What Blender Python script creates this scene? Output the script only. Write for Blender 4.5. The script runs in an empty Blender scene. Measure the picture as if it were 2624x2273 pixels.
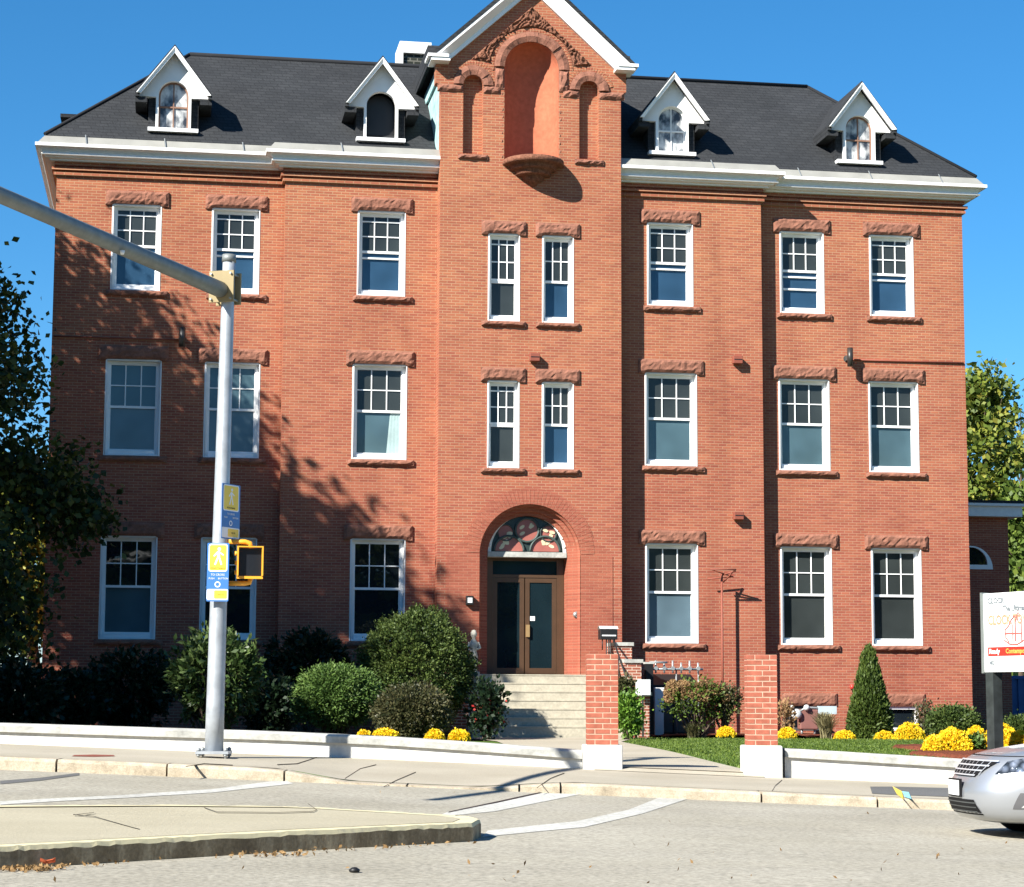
import bpy, math, random
import numpy as np
from mathutils import Vector, Matrix
from mathutils.geometry import tessellate_polygon
R_ = random.Random(7)
NP = np.random.default_rng(11)
sc = bpy.context.scene
COL = sc.collection

# ------------------------------------------------------------------ camera
CAM = np.array([-8.70388, -51.32671, 1.0]); YAW, PIT, ROL = .16209, .11989, .00408
LENS = 36 * 5385.42491 / 2624
cyw, syw, cp, sp = math.cos(YAW), math.sin(YAW), math.cos(PIT), math.sin(PIT)
FW = np.array([syw * cp, cyw * cp, sp]); RT0 = np.array([cyw, -syw, 0.]); UP0 = np.cross(RT0, FW)
RT = math.cos(ROL) * RT0 + math.sin(ROL) * UP0; UP = -math.sin(ROL) * RT0 + math.cos(ROL) * UP0
cd = bpy.data.cameras.new('camera'); cd.sensor_width = 36; cd.lens = LENS; cd.clip_end = 6000; cd.clip_start = .1
cam = bpy.data.objects.new('camera', cd); COL.objects.link(cam)
M4 = Matrix.Identity(4)
for i in range(3):
    M4[i][0] = RT[i]; M4[i][1] = UP[i]; M4[i][2] = -FW[i]; M4[i][3] = CAM[i]
cam.matrix_world = M4
sc.camera = cam

# ------------------------------------------------------------------ light
LD = Vector((1.3, 1.0, -1.144)).normalized()          # the way the sunlight travels
ELEV = math.asin(-LD.z); AZ = math.atan2(-LD.x, -LD.y)
w = bpy.data.worlds.new('World'); sc.world = w; w.use_nodes = True
nt = w.node_tree; bg = nt.nodes['Background']
sky = nt.nodes.new('ShaderNodeTexSky'); sky.sky_type = 'NISHITA'; sky.sun_disc = False
sky.sun_elevation = ELEV; sky.sun_rotation = AZ; sky.altitude = 0; sky.air_density = 1.0; sky.dust_density = 0; sky.ozone_density = 10
hs = nt.nodes.new('ShaderNodeHueSaturation'); hs.inputs['Saturation'].default_value = 1.12; hs.inputs['Hue'].default_value = .491
nt.links.new(sky.outputs[0], hs.inputs['Color']); nt.links.new(hs.outputs[0], bg.inputs[0]); bg.inputs[1].default_value = .066
sl = bpy.data.lights.new('sun', 'SUN'); sl.energy = 5.0; sl.angle = math.radians(.53); sl.color = (1, .955, .87)
so = bpy.data.objects.new('sun', sl); COL.objects.link(so); so.rotation_euler = LD.to_track_quat('-Z', 'Y').to_euler(); so.location = (-40, -40, 50)
sc.view_settings.view_transform = 'Standard'; sc.view_settings.look = 'None'
sc.view_settings.exposure = 1.24; sc.view_settings.gamma = 1; sc.view_settings.use_curve_mapping = False
sc.cycles.max_bounces = 6; sc.cycles.transparent_max_bounces = 8

# ------------------------------------------------------------------ survey helpers
FV = 5385.42491 / 1.26825; CX, CY = 1034.5, 896.1
def ray(u, v): return FW + RT * (u - CX) / FV - UP * (v - CY) / FV
def onY(u, v, Y): d = ray(u, v); return CAM + d * ((Y - CAM[1]) / d[1])
FH = np.array([syw, cyw, 0.])
def onD(u, v, dep): d = ray(u, v); return CAM + d * (dep / (d @ FH))
def SD(s, d, z=0.): return np.array([CAM[0] + s * cyw + d * syw, CAM[1] - s * syw + d * cyw, z])
def toSD(P): q = np.asarray(P) - CAM; return q @ RT0, q @ FH
def tef(s): return 14 * math.tanh(s / 14)
def sstep(a, b, x): t = min(1, max(0, (x - a) / (b - a))); return t * t * (3 - 2 * t)
def z_wall(s): return .09 - .041 * tef(s)
def z_road(s, d):
    a = -.088 - .0078 * (24.5 - max(12, min(24.6, d)))
    return a - (.02 + .02 * sstep(14, 20, d)) * tef(s)
def ramp(s): return sstep(-2.9, -1.7, s) * (1 - sstep(-.6, .9, s))
def z_kerb(s): z = .04 - .0435 * tef(s); return z + (z_road(s, 24.5) + .015 - z) * ramp(s)
def z_yard(s, d): k = sstep(28, 38, d); return (z_wall(s) + .01) * (1 - k) + .03 * k
def z_walk(s, d): k = (d - 24.65) / (28.2 - 24.65); return z_kerb(s) * (1 - k) + z_wall(s) * k
def z_at(P):
    s, d = toSD(P)
    if d > 28.2: return z_yard(s, d)
    return z_walk(s, d) if d > 24.6 else z_road(s, d)
def onG(u, v, kind='road', off=0.):
    """point of the ground surface seen at (u, v) of the photo survey"""
    f = {'road': z_road, 'walk': z_walk, 'yard': z_yard, 'isle': lambda s, d: z_road(s, d) + .145}[kind]
    d0 = ray(u, v); lo, hi = 4., 130.
    k = d0 @ FH
    def h(dep):
        P = CAM + d0 * (dep / k); s, d = toSD(P); return P[2] - f(s, d) - off
    for _ in range(50):
        m = (lo + hi) / 2
        if h(m) > 0: lo = m
        else: hi = m
    return CAM + d0 * (lo / k)

# ------------------------------------------------------------------ mesh helpers
class MB:
    def __init__(s): s.v = []; s.f = []; s.sm = []
    def add(s, vs, fs, smooth=False):
        o = len(s.v); s.v += [tuple(map(float, v)) for v in vs]; s.f += [tuple(i + o for i in f) for f in fs]; s.sm += [smooth] * len(fs); return s
    def box(s, x0, x1, y0, y1, z0, z1):
        x0, x1 = sorted((x0, x1)); y0, y1 = sorted((y0, y1)); z0, z1 = sorted((z0, z1))
        return s.add([(x0, y0, z0), (x1, y0, z0), (x1, y1, z0), (x0, y1, z0), (x0, y0, z1), (x1, y0, z1), (x1, y1, z1), (x0, y1, z1)],
              [(0, 3, 2, 1), (4, 5, 6, 7), (0, 1, 5, 4), (1, 2, 6, 5), (2, 3, 7, 6), (3, 0, 4, 7)])
    def beam(s, p0, p1, a, b, up=(0, 0, 1)):
        p0, p1 = Vector(p0), Vector(p1); d = (p1 - p0).normalized(); u = Vector(up); r = d.cross(u)
        if r.length < 1e-4: r = d.cross(Vector((1, 0, 0)))
        r.normalize(); u = r.cross(d); r = r * a / 2; u = u * b / 2
        vs = [p + i * r + j * u for p in (p0, p1) for i, j in ((-1, -1), (1, -1), (1, 1), (-1, 1))]
        return s.add(vs, [(0, 1, 2, 3), (7, 6, 5, 4), (0, 4, 5, 1), (1, 5, 6, 2), (2, 6, 7, 3), (3, 7, 4, 0)])
    def tube(s, pts, rad, n=12, cap=True):
        pts = [Vector(p) for p in pts]
        if not hasattr(rad, '__len__'): rad = [rad] * len(pts)
        vs = []; prev = None
        for i, p in enumerate(pts):
            d = (pts[min(i + 1, len(pts) - 1)] - pts[max(i - 1, 0)]).normalized()
            a = prev if prev is not None else (Vector((0, 0, 1)) if abs(d.z) < .9 else Vector((1, 0, 0)))
            a = (a - d * a.dot(d)).normalized(); prev = a; b = d.cross(a)
            vs += [p + (a * math.cos(t) + b * math.sin(t)) * rad[i] for t in (2 * math.pi * k / n for k in range(n))]
        fs = [(i * n + k, i * n + (k + 1) % n, (i + 1) * n + (k + 1) % n, (i + 1) * n + k) for i in range(len(pts) - 1) for k in range(n)]
        s.add(vs, fs, True)
        if cap:
            s.add(vs[:n], [tuple(range(n - 1, -1, -1))]); s.add(vs[-n:], [tuple(range(n))])
        return s
    def grid(s, rows, smooth=False, close=False):
        n = len(rows[0]); vs = [p for r in rows for p in r]
        fs = [(i * n + k, i * n + (k + 1) % n, (i + 1) * n + (k + 1) % n, (i + 1) * n + k) for i in range(len(rows) - 1) for k in range(n if close else n - 1)]
        return s.add(vs, fs, smooth)
    def poly(s, outer, holes=(), fn=lambda a, b: (a, 0, b)):
        loops = [list(outer)] + [list(h) for h in holes]
        tri = tessellate_polygon([[Vector((a, b, 0)) for a, b in l] for l in loops])
        fl = [p for l in loops for p in l]
        out = []
        for t in tri:
            (ax, ay), (bx, by), (cx_, cy_) = (fl[i] for i in t)
            out.append(tuple(t) if (bx - ax) * (cy_ - ay) - (by - ay) * (cx_ - ax) > 0 else tuple(reversed(t)))
        return s.add([fn(a, b) for a, b in fl], out)
    def slab(s, outer, y0, y1, holes=()):
        """plate in X,Z between y0 (front) and y1 (back) with through holes"""
        s.poly(outer, holes, lambda a, b: (a, y0, b))
        o = len(s.f); s.poly(outer, holes, lambda a, b: (a, y1, b)); s.f[o:] = [tuple(reversed(f)) for f in s.f[o:]]
        for l in [outer] + list(holes):
            m = len(l); s.add([(a, y0, b) for a, b in l] + [(a, y1, b) for a, b in l], [(i, (i + 1) % m, (i + 1) % m + m, i + m) for i in range(m)])
        return s
    def lathe(s, c, prof, n=20, a0=0., a1=2 * math.pi):
        full = abs(a1 - a0 - 2 * math.pi) < 1e-6
        k = n if full else n + 1
        rows = [[(c[0] + r * math.cos(a0 + (a1 - a0) * i / n), c[1] + r * math.sin(a0 + (a1 - a0) * i / n), c[2] + z) for i in range(k)] for r, z in prof]
        return s.grid(rows, True, full)
    def build(s, name, mat, parent=None, local=False, bevel=0, fix=True):
        me = bpy.data.meshes.new(name)
        off = np.zeros(3)
        if parent is not None and not local: off = wloc(parent)
        me.from_pydata([(v[0] - off[0], v[1] - off[1], v[2] - off[2]) for v in s.v], [], s.f)
        me.polygons.foreach_set('use_smooth', s.sm); me.materials.append(mat)
        if fix:
            import bmesh
            bm = bmesh.new(); bm.from_mesh(me); bmesh.ops.remove_doubles(bm, verts=bm.verts, dist=1e-5); bmesh.ops.recalc_face_normals(bm, faces=bm.faces); bm.to_mesh(me); bm.free()
        me.update()
        o = bpy.data.objects.new(name, me); COL.objects.link(o)
        if parent is not None: o.parent = parent
        if bevel:
            b = o.modifiers.new('bevel', 'BEVEL'); b.width = bevel; b.segments = 2; b.limit_method = 'ANGLE'
        return o
def wloc(o):
    if o is None: return np.zeros(3)
    p = np.zeros(3)
    while o is not None: p = p + np.array(o.location); o = o.parent
    return p
def tag(o, label=None, cat=None, group=None, kind=None):
    for k, v in (('label', label), ('category', cat), ('group', group), ('kind', kind)):
        if v: o[k] = v
    return o
def thing(name, label, cat, loc=(0, 0, 0), rz=0, group=None):
    o = bpy.data.objects.new(name, None); COL.objects.link(o); o.location = [float(c) for c in loc]; o.rotation_euler = (0, 0, rz); o.empty_display_size = .2
    return tag(o, label, cat, group)
def struct(mb, name, mat, **k): return tag(mb.build(name, mat, **k), kind='structure')
def arc(cx_, cz_, r, a0, a1, n): return [(cx_ + r * math.cos(math.radians(a0 + (a1 - a0) * i / n)), cz_ + r * math.sin(math.radians(a0 + (a1 - a0) * i / n))) for i in range(n + 1)]
def archloop(xc, hw, z0, zs, n=20): return [(xc - hw, z0), (xc + hw, z0)] + arc(xc, zs, hw, 0, 180, n)
def rect(x0, x1, z0, z1): return [(x0, z0), (x1, z0), (x1, z1), (x0, z1)]

# ------------------------------------------------------------------ materials
class NT:
    def __init__(s, name, rough=.8, spec=.3):
        s.m = bpy.data.materials.new(name); s.m.use_nodes = True; s.t = s.m.node_tree; s.b = s.t.nodes['Principled BSDF']
        s.b.inputs['Roughness'].default_value = rough; s.b.inputs['Specular IOR Level'].default_value = spec
    def n(s, typ, **k):
        nd = s.t.nodes.new('ShaderNode' + typ)
        for a, b in k.items():
            if a in nd.inputs: nd.inputs[a].default_value = b
            else: setattr(nd, a, b)
        return nd
    def l(s, a, b): s.t.links.new(a, b)
    def geo(s): return s.n('NewGeometry').outputs['Position']
    def obj(s): return s.n('TexCoord').outputs['Object']
    def noise(s, vec, scale, detail=4, rough=.55):
        nd = s.n('TexNoise'); nd.inputs['Scale'].default_value = scale; nd.inputs['Detail'].default_value = detail; nd.inputs['Roughness'].default_value = rough
        if vec is not None: s.l(vec, nd.inputs['Vector'])
        return nd.outputs['Fac']
    def ramp(s, fac, stops):
        r = s.n('ValToRGB'); e = r.color_ramp.elements
        while len(e) < len(stops): e.new(.5)
        for i, (p, c) in enumerate(stops): e[i].position = p; e[i].color = (*c, 1) if len(c) == 3 else c
        s.l(fac, r.inputs[0]); return r.outputs[0]
    def mix(s, a, b, fac, mode='MIX'):
        m = s.n('Mix'); m.data_type = 'RGBA'; m.blend_type = mode
        for sock, val in ((m.inputs[6], a), (m.inputs[7], b), (m.inputs[0], fac)):
            if hasattr(val, 'is_linked') or hasattr(val, 'links'): s.l(val, sock)
            else: sock.default_value = (*val, 1) if hasattr(val, '__len__') and len(val) == 3 else val
        return m.outputs[2]
    def scale(s, vec, sc3):
        m = s.n('Mapping'); m.inputs['Scale'].default_value = sc3; s.l(vec, m.inputs['Vector']); return m.outputs[0]
    def col(s, c):
        if hasattr(c, 'links'): s.l(c, s.b.inputs['Base Color'])
        else: s.b.inputs['Base Color'].default_value = (*c, 1)
        return s
    def bump(s, h, st=.3, dist=.02):
        b = s.n('Bump'); b.inputs['Strength'].default_value = st; b.inputs['Distance'].default_value = dist; s.l(h, b.inputs['Height']); s.l(b.outputs[0], s.b.inputs['Normal']); return s
def plain(name, c, rough=.6, spec=.4, metal=0, var=.12, scale=3.):
    t = NT(name, rough, spec); t.b.inputs['Metallic'].default_value = metal
    n = t.noise(t.geo(), scale, 5)
    t.col(t.ramp(n, [(.3, tuple(x * (1 - var) for x in c)), (.7, tuple(min(1, x * (1 + var)) for x in c))])); return t.m
def brick(name, c1, c2, mortar, bw=.215, rh=.068, ms=.009, tint=None, light=.5):
    t = NT(name, .88, .2); g = t.geo()
    sx = t.n('SeparateXYZ'); t.l(g, sx.inputs[0])
    ad = t.n('Math'); ad.operation = 'ADD'; t.l(sx.outputs[0], ad.inputs[0]); t.l(sx.outputs[1], ad.inputs[1])
    cb = t.n('CombineXYZ'); t.l(ad.outputs[0], cb.inputs[0]); t.l(sx.outputs[2], cb.inputs[1])
    b = t.n('TexBrick'); t.l(cb.outputs[0], b.inputs['Vector'])
    for k, v in (('Scale', 1), ('Mortar Size', ms), ('Mortar Smooth', .3), ('Bias', 0), ('Brick Width', bw), ('Row Height', rh)): b.inputs[k].default_value = v
    b.inputs['Color1'].default_value = (*c1, 1); b.inputs['Color2'].default_value = (*c2, 1); b.inputs['Mortar'].default_value = (*mortar, 1)
    big = t.noise(g, .55, 4); row = t.noise(t.scale(cb.outputs[0], (1.3, 14.7, 1)), 1., 3)
    c = t.mix(b.outputs['Color'], t.ramp(row, [(.25, (.76, .72, .70)), (.5, (1, 1, 1)), (.75, (1.18, 1.16, 1.14))]), .8, 'MULTIPLY')
    c = t.mix(c, t.ramp(big, [(.3, (.86, .78, .80)), (.52, (1, 1, 1)), (.72, (1.08, 1.12, 1.06))]), .8, 'MULTIPLY')
    stk = t.noise(t.scale(g, (1.1, 1.1, .12)), 1., 5, .6); spot = t.noise(g, 2.6, 6, .7)
    c = t.mix(c, t.ramp(stk, [(.28, (.82, .78, .78)), (.44, (1, 1, 1)), (.7, (1.05, 1.06, 1.07))]), .8, 'MULTIPLY')
    c = t.mix(c, t.ramp(spot, [(.22, (.72, .68, .68)), (.36, (1, 1, 1)), (.66, (1, 1, 1)), (.80, (1.22, 1.28, 1.32))]), .8, 'MULTIPLY')
    if tint:
        z = t.n('MapRange'); t.l(sx.outputs[2], z.inputs[0]); z.inputs[1].default_value = 4.; z.inputs[2].default_value = 13.
        c = t.mix(c, tint, z.outputs[0], 'MULTIPLY')
    t.col(c)
    inv = t.n('Math'); inv.operation = 'SUBTRACT'; inv.inputs[0].default_value = 1; t.l(b.outputs['Fac'], inv.inputs[1])
    t.bump(inv.outputs[0], .5, .008); return t.m
def leafmat(name, cols, rough=.55, trans=.25):
    t = NT(name, rough, .35)
    rnd = t.n('NewGeometry').outputs['Random Per Island']
    n = t.noise(t.obj(), 1.1, 3)
    ad = t.n('Math'); ad.operation = 'MULTIPLY_ADD'; t.l(n, ad.inputs[0]); ad.inputs[1].default_value = .9; 
    m2 = t.n('Math'); m2.operation = 'MULTIPLY_ADD'; t.l(rnd, m2.inputs[0]); m2.inputs[1].default_value = .55; m2.inputs[2].default_value = -.22; t.l(m2.outputs[0], ad.inputs[2])
    c = t.ramp(ad.outputs[0], [(.15 + .7 * i / (len(cols) - 1), k) for i, k in enumerate(cols)])
    t.col(c)
    tr = t.n('BsdfTranslucent'); t.l(c, tr.inputs[0]); mx = t.n('MixShader'); mx.inputs[0].default_value = trans
    t.l(t.b.outputs[0], mx.inputs[1]); t.l(tr.outputs[0], mx.inputs[2]); t.l(mx.outputs[0], t.t.nodes['Material Output'].inputs[0]); return t.m
def glassm(name, c, rough=.03, spec=.5):
    t = NT(name, rough, spec); t.b.inputs['IOR'].default_value = 1.5
    n = t.noise(t.geo(), .9, 2); t.col(t.ramp(n, [(.3, tuple(x * .75 for x in c)), (.7, tuple(x * 1.2 for x in c))]))
    n2 = t.noise(t.geo(), 1.7, 2); t.bump(n2, .04, .05); return t.m
def stone(name, c, var=.3, scale=6., bump=.5):
    t = NT(name, .92, .15); g = t.geo(); n = t.noise(g, scale, 8, .65); n2 = t.noise(g, scale * 6, 4)
    t.col(t.mix(t.ramp(n, [(.3, tuple(x * (1 - var) for x in c)), (.7, tuple(x * (1 + var) for x in c))]), t.ramp(n2, [(.3, (.8, .8, .8)), (.7, (1.15, 1.15, 1.15))]), .7, 'MULTIPLY'))
    t.bump(n, bump, .04); return t.m

BRICK = brick('wall_brick', (.345, .108, .062), (.275, .075, .050), (.365, .19, .125), tint=(1.05, 1.18, 1.05))
BRICKR = brick('door_surround_brick', (.325, .101, .062), (.275, .079, .051), (.345, .155, .10), ms=.007)
BRICKG = brick('gate_brick', (.36, .085, .055), (.30, .07, .048), (.56, .40, .29), bw=.203, rh=.0677, ms=.0085)
BRICKD = brick('dark_brick', (.03, .035, .028), (.02, .025, .02), (.13, .13, .11), bw=.2, rh=.1, ms=.02)
BROWN = stone('brownstone', (.25, .112, .076), .3, 5., .7)
CARVE = stone('carved_brownstone', (.20, .088, .055), .45, 14., 1.)
WHITE = plain('white_paint', (.80, .80, .79), .45, .4, var=.04)
WHITEW = plain('weathered_white_paint', (.74, .74, .72), .6, .3, var=.06, scale=9)
APRON = plain('pale_metal_flashing', (.27, .265, .24), .5, .4, var=.12, scale=2)
PLASTER = stone('terracotta_plaster', (.41, .132, .074), .12, 1.6, .1)
TEAL = plain('teal_flashing', (.35, .55, .55), .6, .3, var=.35, scale=4)
CONC = stone('pale_concrete', (.42, .385, .305), .12, 3., .15)
CONCW = stone('whitewashed_concrete', (.62, .61, .575), .08, 2., .12)
CAPM = stone('weathered_coping_stone', (.40, .40, .37), .32, 3., .25)
BRONZE = plain('bronze_aluminium', (.10, .055, .030), .4, .5, .3)
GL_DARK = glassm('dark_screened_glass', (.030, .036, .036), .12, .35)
GL_BLUE = glassm('sky_blue_glass', (.022, .055, .10), .03, .6)  # blue of the reflected sky is put into the base colour
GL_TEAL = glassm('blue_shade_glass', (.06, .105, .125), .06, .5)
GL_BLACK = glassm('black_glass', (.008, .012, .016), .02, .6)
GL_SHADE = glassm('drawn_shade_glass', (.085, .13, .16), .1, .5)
BLACK = plain('black_paint', (.012, .012, .013), .5, .4)
DKGREY = plain('dark_grey_paint', (.06, .065, .065), .5, .4)
GALV = plain('galvanised_steel', (.37, .40, .43), .45, .5, .35, var=.18, scale=6)
ARMM = plain('weathered_arm_steel', (.20, .215, .21), .55, .4, .3, var=.15, scale=7)
TANM = plain('tan_bracket_paint', (.30, .235, .12), .6, .3)
YELL = plain('signal_yellow', (.78, .36, .03), .4, .5, var=.06)
SIGNB = plain('sign_blue', (.05, .17, .46), .4, .4, var=.05)
SIGNY = plain('sign_yellow', (.85, .60, .06), .4, .4, var=.05)
SIGNW = plain('sign_white', (.80, .82, .82), .45, .4, var=.02)
RUST = plain('red_brown_paint', (.24, .07, .045), .6, .3)
WOOD = plain('weathered_grey_post', (.03, .036, .036), .85, .2, var=.3, scale=6)
BARK = stone('bark', (.10, .075, .055), .4, 7., 1.)
STEEL = plain('grey_steel_pipe', (.33, .35, .35), .45, .5, .4)

def shingles():
    t = NT('charcoal_shingles', .9, .2); g = t.geo(); sx = t.n('SeparateXYZ'); t.l(g, sx.inputs[0])
    ad = t.n('Math'); ad.operation = 'ADD'; t.l(sx.outputs[0], ad.inputs[0]); m = t.n('Math'); m.operation = 'MULTIPLY'; m.inputs[1].default_value = .37; t.l(sx.outputs[1], m.inputs[0]); t.l(m.outputs[0], ad.inputs[1])
    cb = t.n('CombineXYZ'); t.l(ad.outputs[0], cb.inputs[0]); t.l(sx.outputs[2], cb.inputs[1])
    b = t.n('TexBrick'); t.l(cb.outputs[0], b.inputs['Vector'])
    for k, v in (('Scale', 1), ('Mortar Size', .012), ('Mortar Smooth', .4), ('Brick Width', .3), ('Row Height', .105)): b.inputs[k].default_value = v
    b.inputs['Color1'].default_value = (.032, .034, .037, 1); b.inputs['Color2'].default_value = (.025, .027, .030, 1); b.inputs['Mortar'].default_value = (.017, .018, .020, 1)
    n = t.noise(g, 40, 4); n2 = t.noise(g, .6, 3)
    c = t.mix(b.outputs['Color'], t.ramp(n, [(.3, (.6, .6, .6)), (.7, (1.5, 1.5, 1.5))]), .8, 'MULTIPLY')
    t.col(t.mix(c, t.ramp(n2, [(.3, (.85, .85, .85)), (.7, (1.2, 1.2, 1.2))]), .8, 'MULTIPLY')); t.bump(b.outputs['Fac'], -.3, .01); return t.m
SHING = shingles()
def asphalt(name, c, spk=.35, sc=60.):
    t = NT(name, .93, .15); g = t.geo(); n = t.noise(g, sc, 6, .7); n2 = t.noise(g, .5, 5); n3 = t.noise(t.scale(g, (.06, .9, 1)), 1., 3)
    a = t.ramp(n, [(.28, tuple(x * (1 - spk) for x in c)), (.5, c), (.75, tuple(x * (1 + spk) for x in c))])
    a = t.mix(a, t.ramp(n2, [(.3, (.84, .83, .80)), (.65, (1.07, 1.07, 1.07))]), .85, 'MULTIPLY')
    a = t.mix(a, t.ramp(n3, [(.35, (.90, .90, .91)), (.6, (1.03, 1.03, 1.02))]), .5, 'MULTIPLY')
    t.col(a); t.bump(n, .7, .008); return t.m
ASPH = asphalt('worn_pale_asphalt', (.345, .32, .262), .45, 22.)
PATCH = asphalt('dark_asphalt_patch', (.13, .13, .128), .3, 40.)
WALKM = asphalt('sidewalk_concrete', (.40, .36, .285), .16, 50.)
ISLEM = asphalt('island_concrete', (.40, .36, .265), .18, 45.)
PAINT = asphalt('worn_road_paint', (.49, .48, .44), .42, 18.)
def kerbmat():
    t = NT('granite_kerb', .85, .2); g = t.geo(); n = t.noise(g, 5, 7, .7); n2 = t.noise(g, 60, 3)
    c = t.ramp(n, [(.25, (.22, .185, .135)), (.45, (.40, .34, .25)), (.7, (.50, .45, .36))])
    t.col(t.mix(c, t.ramp(n2, [(.3, (.7, .7, .7)), (.7, (1.2, 1.2, 1.2))]), .7, 'MULTIPLY')); t.bump(n2, .5, .01); return t.m
KERB = kerbmat()
def kerbface():
    t = NT('stained_kerb_face', .9, .2); g = t.geo(); n = t.noise(t.scale(g, (3, 3, 1.2)), 1.4, 7, .7); n2 = t.noise(g, 40, 4)
    c = t.ramp(n, [(.3, (.15, .11, .065)), (.5, (.27, .21, .13)), (.66, (.50, .41, .27))])
    t.col(t.mix(c, t.ramp(n2, [(.3, (.7, .7, .7)), (.7, (1.25, 1.25, 1.25))]), .7, 'MULTIPLY')); t.bump(n2, .5, .01); return t.m
KFACE = kerbface()
def kerbtop():
    t = NT('worn_yellow_kerb_paint', .8, .2); g = t.geo(); n = t.noise(g, 4, 7, .7)
    t.col(t.ramp(n, [(.34, (.42, .38, .28)), (.46, (.58, .52, .33)), (.7, (.66, .59, .38))])); return t.m
KTOP = kerbtop()
def grassmat():
    t = NT('mown_grass', .9, .15); g = t.geo(); n = t.noise(t.scale(g, (1, 1, 1)), 9, 9, .8); n2 = t.noise(g, 1.1, 4)
    c = t.ramp(n, [(.25, (.045, .085, .012)), (.5, (.085, .15, .025)), (.75, (.14, .21, .05))])
    t.col(t.mix(c, t.ramp(n2, [(.3, (.8, .85, .8)), (.7, (1.15, 1.1, 1)) ]), .8, 'MULTIPLY')); t.bump(n, 1., .03); return t.m
GRASS = grassmat()
MULCH = stone('red_bark_mulch', (.15, .045, .025), .5, 22., 1.)
SOIL = stone('dark_soil', (.045, .035, .025), .5, 12., 1.)

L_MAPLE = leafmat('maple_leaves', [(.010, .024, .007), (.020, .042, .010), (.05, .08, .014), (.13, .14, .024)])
L_YEW = leafmat('yew_needles', [(.028, .052, .012), (.062, .10, .020), (.13, .17, .04)], .6)
L_RHOD = leafmat('rhododendron_leaves', [(.026, .055, .014), (.058, .10, .026), (.14, .19, .065)], .4)
L_JUN = leafmat('juniper_needles', [(.04, .085, .018), (.085, .155, .030), (.15, .23, .055)], .6)
L_BOX = leafmat('boxwood_leaves', [(.035, .045, .018), (.075, .075, .03), (.12, .105, .045)], .5)
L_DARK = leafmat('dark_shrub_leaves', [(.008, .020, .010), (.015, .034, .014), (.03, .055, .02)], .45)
L_ARB = leafmat('arborvitae_sprays', [(.035, .06, .010), (.065, .105, .016), (.12, .165, .03)], .6)
L_AUT = leafmat('autumn_leaves', [(.05, .085, .012), (.10, .145, .02), (.19, .22, .03), (.31, .29, .05)])
L_GRN = leafmat('green_tree_leaves', [(.05, .09, .015), (.10, .16, .025), (.18, .24, .04)])
L_BRT = leafmat('bright_vine_leaves', [(.06, .13, .015), (.12, .24, .025), (.2, .33, .05)])
L_HYD = leafmat('dried_hydrangea_heads', [(.16, .095, .045), (.28, .17, .075), (.38, .25, .12)], .8)
L_TAN = leafmat('pale_ornamental_grass', [(.16, .13, .06), (.26, .23, .11), (.36, .33, .19)], .8)
L_MUM = leafmat('yellow_mum_flowers', [(.72, .46, .01), (.84, .60, .015), (.88, .68, .03)], .6, .15)
L_MUMG = leafmat('mum_leaves', [(.03, .06, .015), (.06, .11, .025), (.10, .15, .04)])
L_RED = leafmat('red_flowers', [(.3, .02, .02), (.5, .04, .03)], .6)
L_DRY = leafmat('dry_leaf_litter', [(.16, .09, .035), (.28, .17, .07), (.38, .25, .12)], .8)
L_FALL = leafmat('red_fallen_leaf', [(.40, .08, .03), (.48, .12, .05)], .8)
#@@PART2
# ================================================================== BUILDING
E_, F_, G_ = 11.603, 6.056, 2.281
YC, YT = -.37, -.916
bld = thing('brick_building', 'large three storey red brick building with central gabled tower, arched door and dark hipped roof', 'building', (0, 0, 0))
ROWS = {1: (2.326, 4.805), 2: (6.748, 9.104), 3: (10.810, 12.951)}
WX = {'A': {1: (8.966, 10.308), 2: (8.966, 10.308), 3: (9.052, 10.251)}, 'B': {1: (6.577, 7.928), 2: (6.577, 7.928), 3: (6.647, 7.832)},
      'C': {1: (2.994, 4.343), 2: (2.994, 4.343), 3: (3.067, 4.265)}}
wins = []       # x0,x1,z0,z1,wall y,style,glass up,glass low
def mir(k, r, side):
    a, b = WX[k][r]; return (a, b) if side > 0 else (-b, -a)
for k in 'ABC':
    for r in (1, 2, 3):
        for sd in (-1, 1):
            wins.append((k, r, sd, *mir(k, r, sd), *ROWS[r], YC if k == 'C' else 0.))
for sd in (-1, 1):
    x0, x1 = (.279, 1.078) if sd > 0 else (-1.078, -.279)
    wins.append(('T', 2, sd, x0, x1, 6.545, 8.708, YT)); wins.append(('T', 3, sd, x0, x1, 10.183, 12.382, YT))
BASE = [(1, 9.1, 10.17, .18, .80), (1, 6.72, 7.85, .18, .80)]
ZT, ZB = 14.0, -.7
for sd in (-1, 1):
    s_ = lambda a, b: (a, b) if sd > 0 else (-b, -a)
    holes = [rect(q[3], q[4], q[5], q[6]) for q in wins if q[0] in 'AB' and q[2] == sd] + ([rect(b[1], b[2], b[3], b[4]) for b in BASE] if sd > 0 else [])
    a, b = s_(F_, E_); MB().slab(rect(a, b, ZB, ZT), 0., .32, holes).build('wing_wall', BRICK, bld)
    holes = [rect(q[3], q[4], q[5], q[6]) for q in wins if q[0] == 'C' and q[2] == sd]
    a, b = s_(G_, F_); MB().slab(rect(a, b, ZB, ZT), YC, -.02, holes).build('bay_wall', BRICK, bld)
    a, b = s_(E_ - .32, E_); MB().box(a, b, .322, 18, ZB, ZT).build('side_wall', BRICK, bld)
MB().box(-E_ + .33, E_ - .33, 17.7, 18, ZB, ZT).build('back_wall', BRICK, bld)

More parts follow.
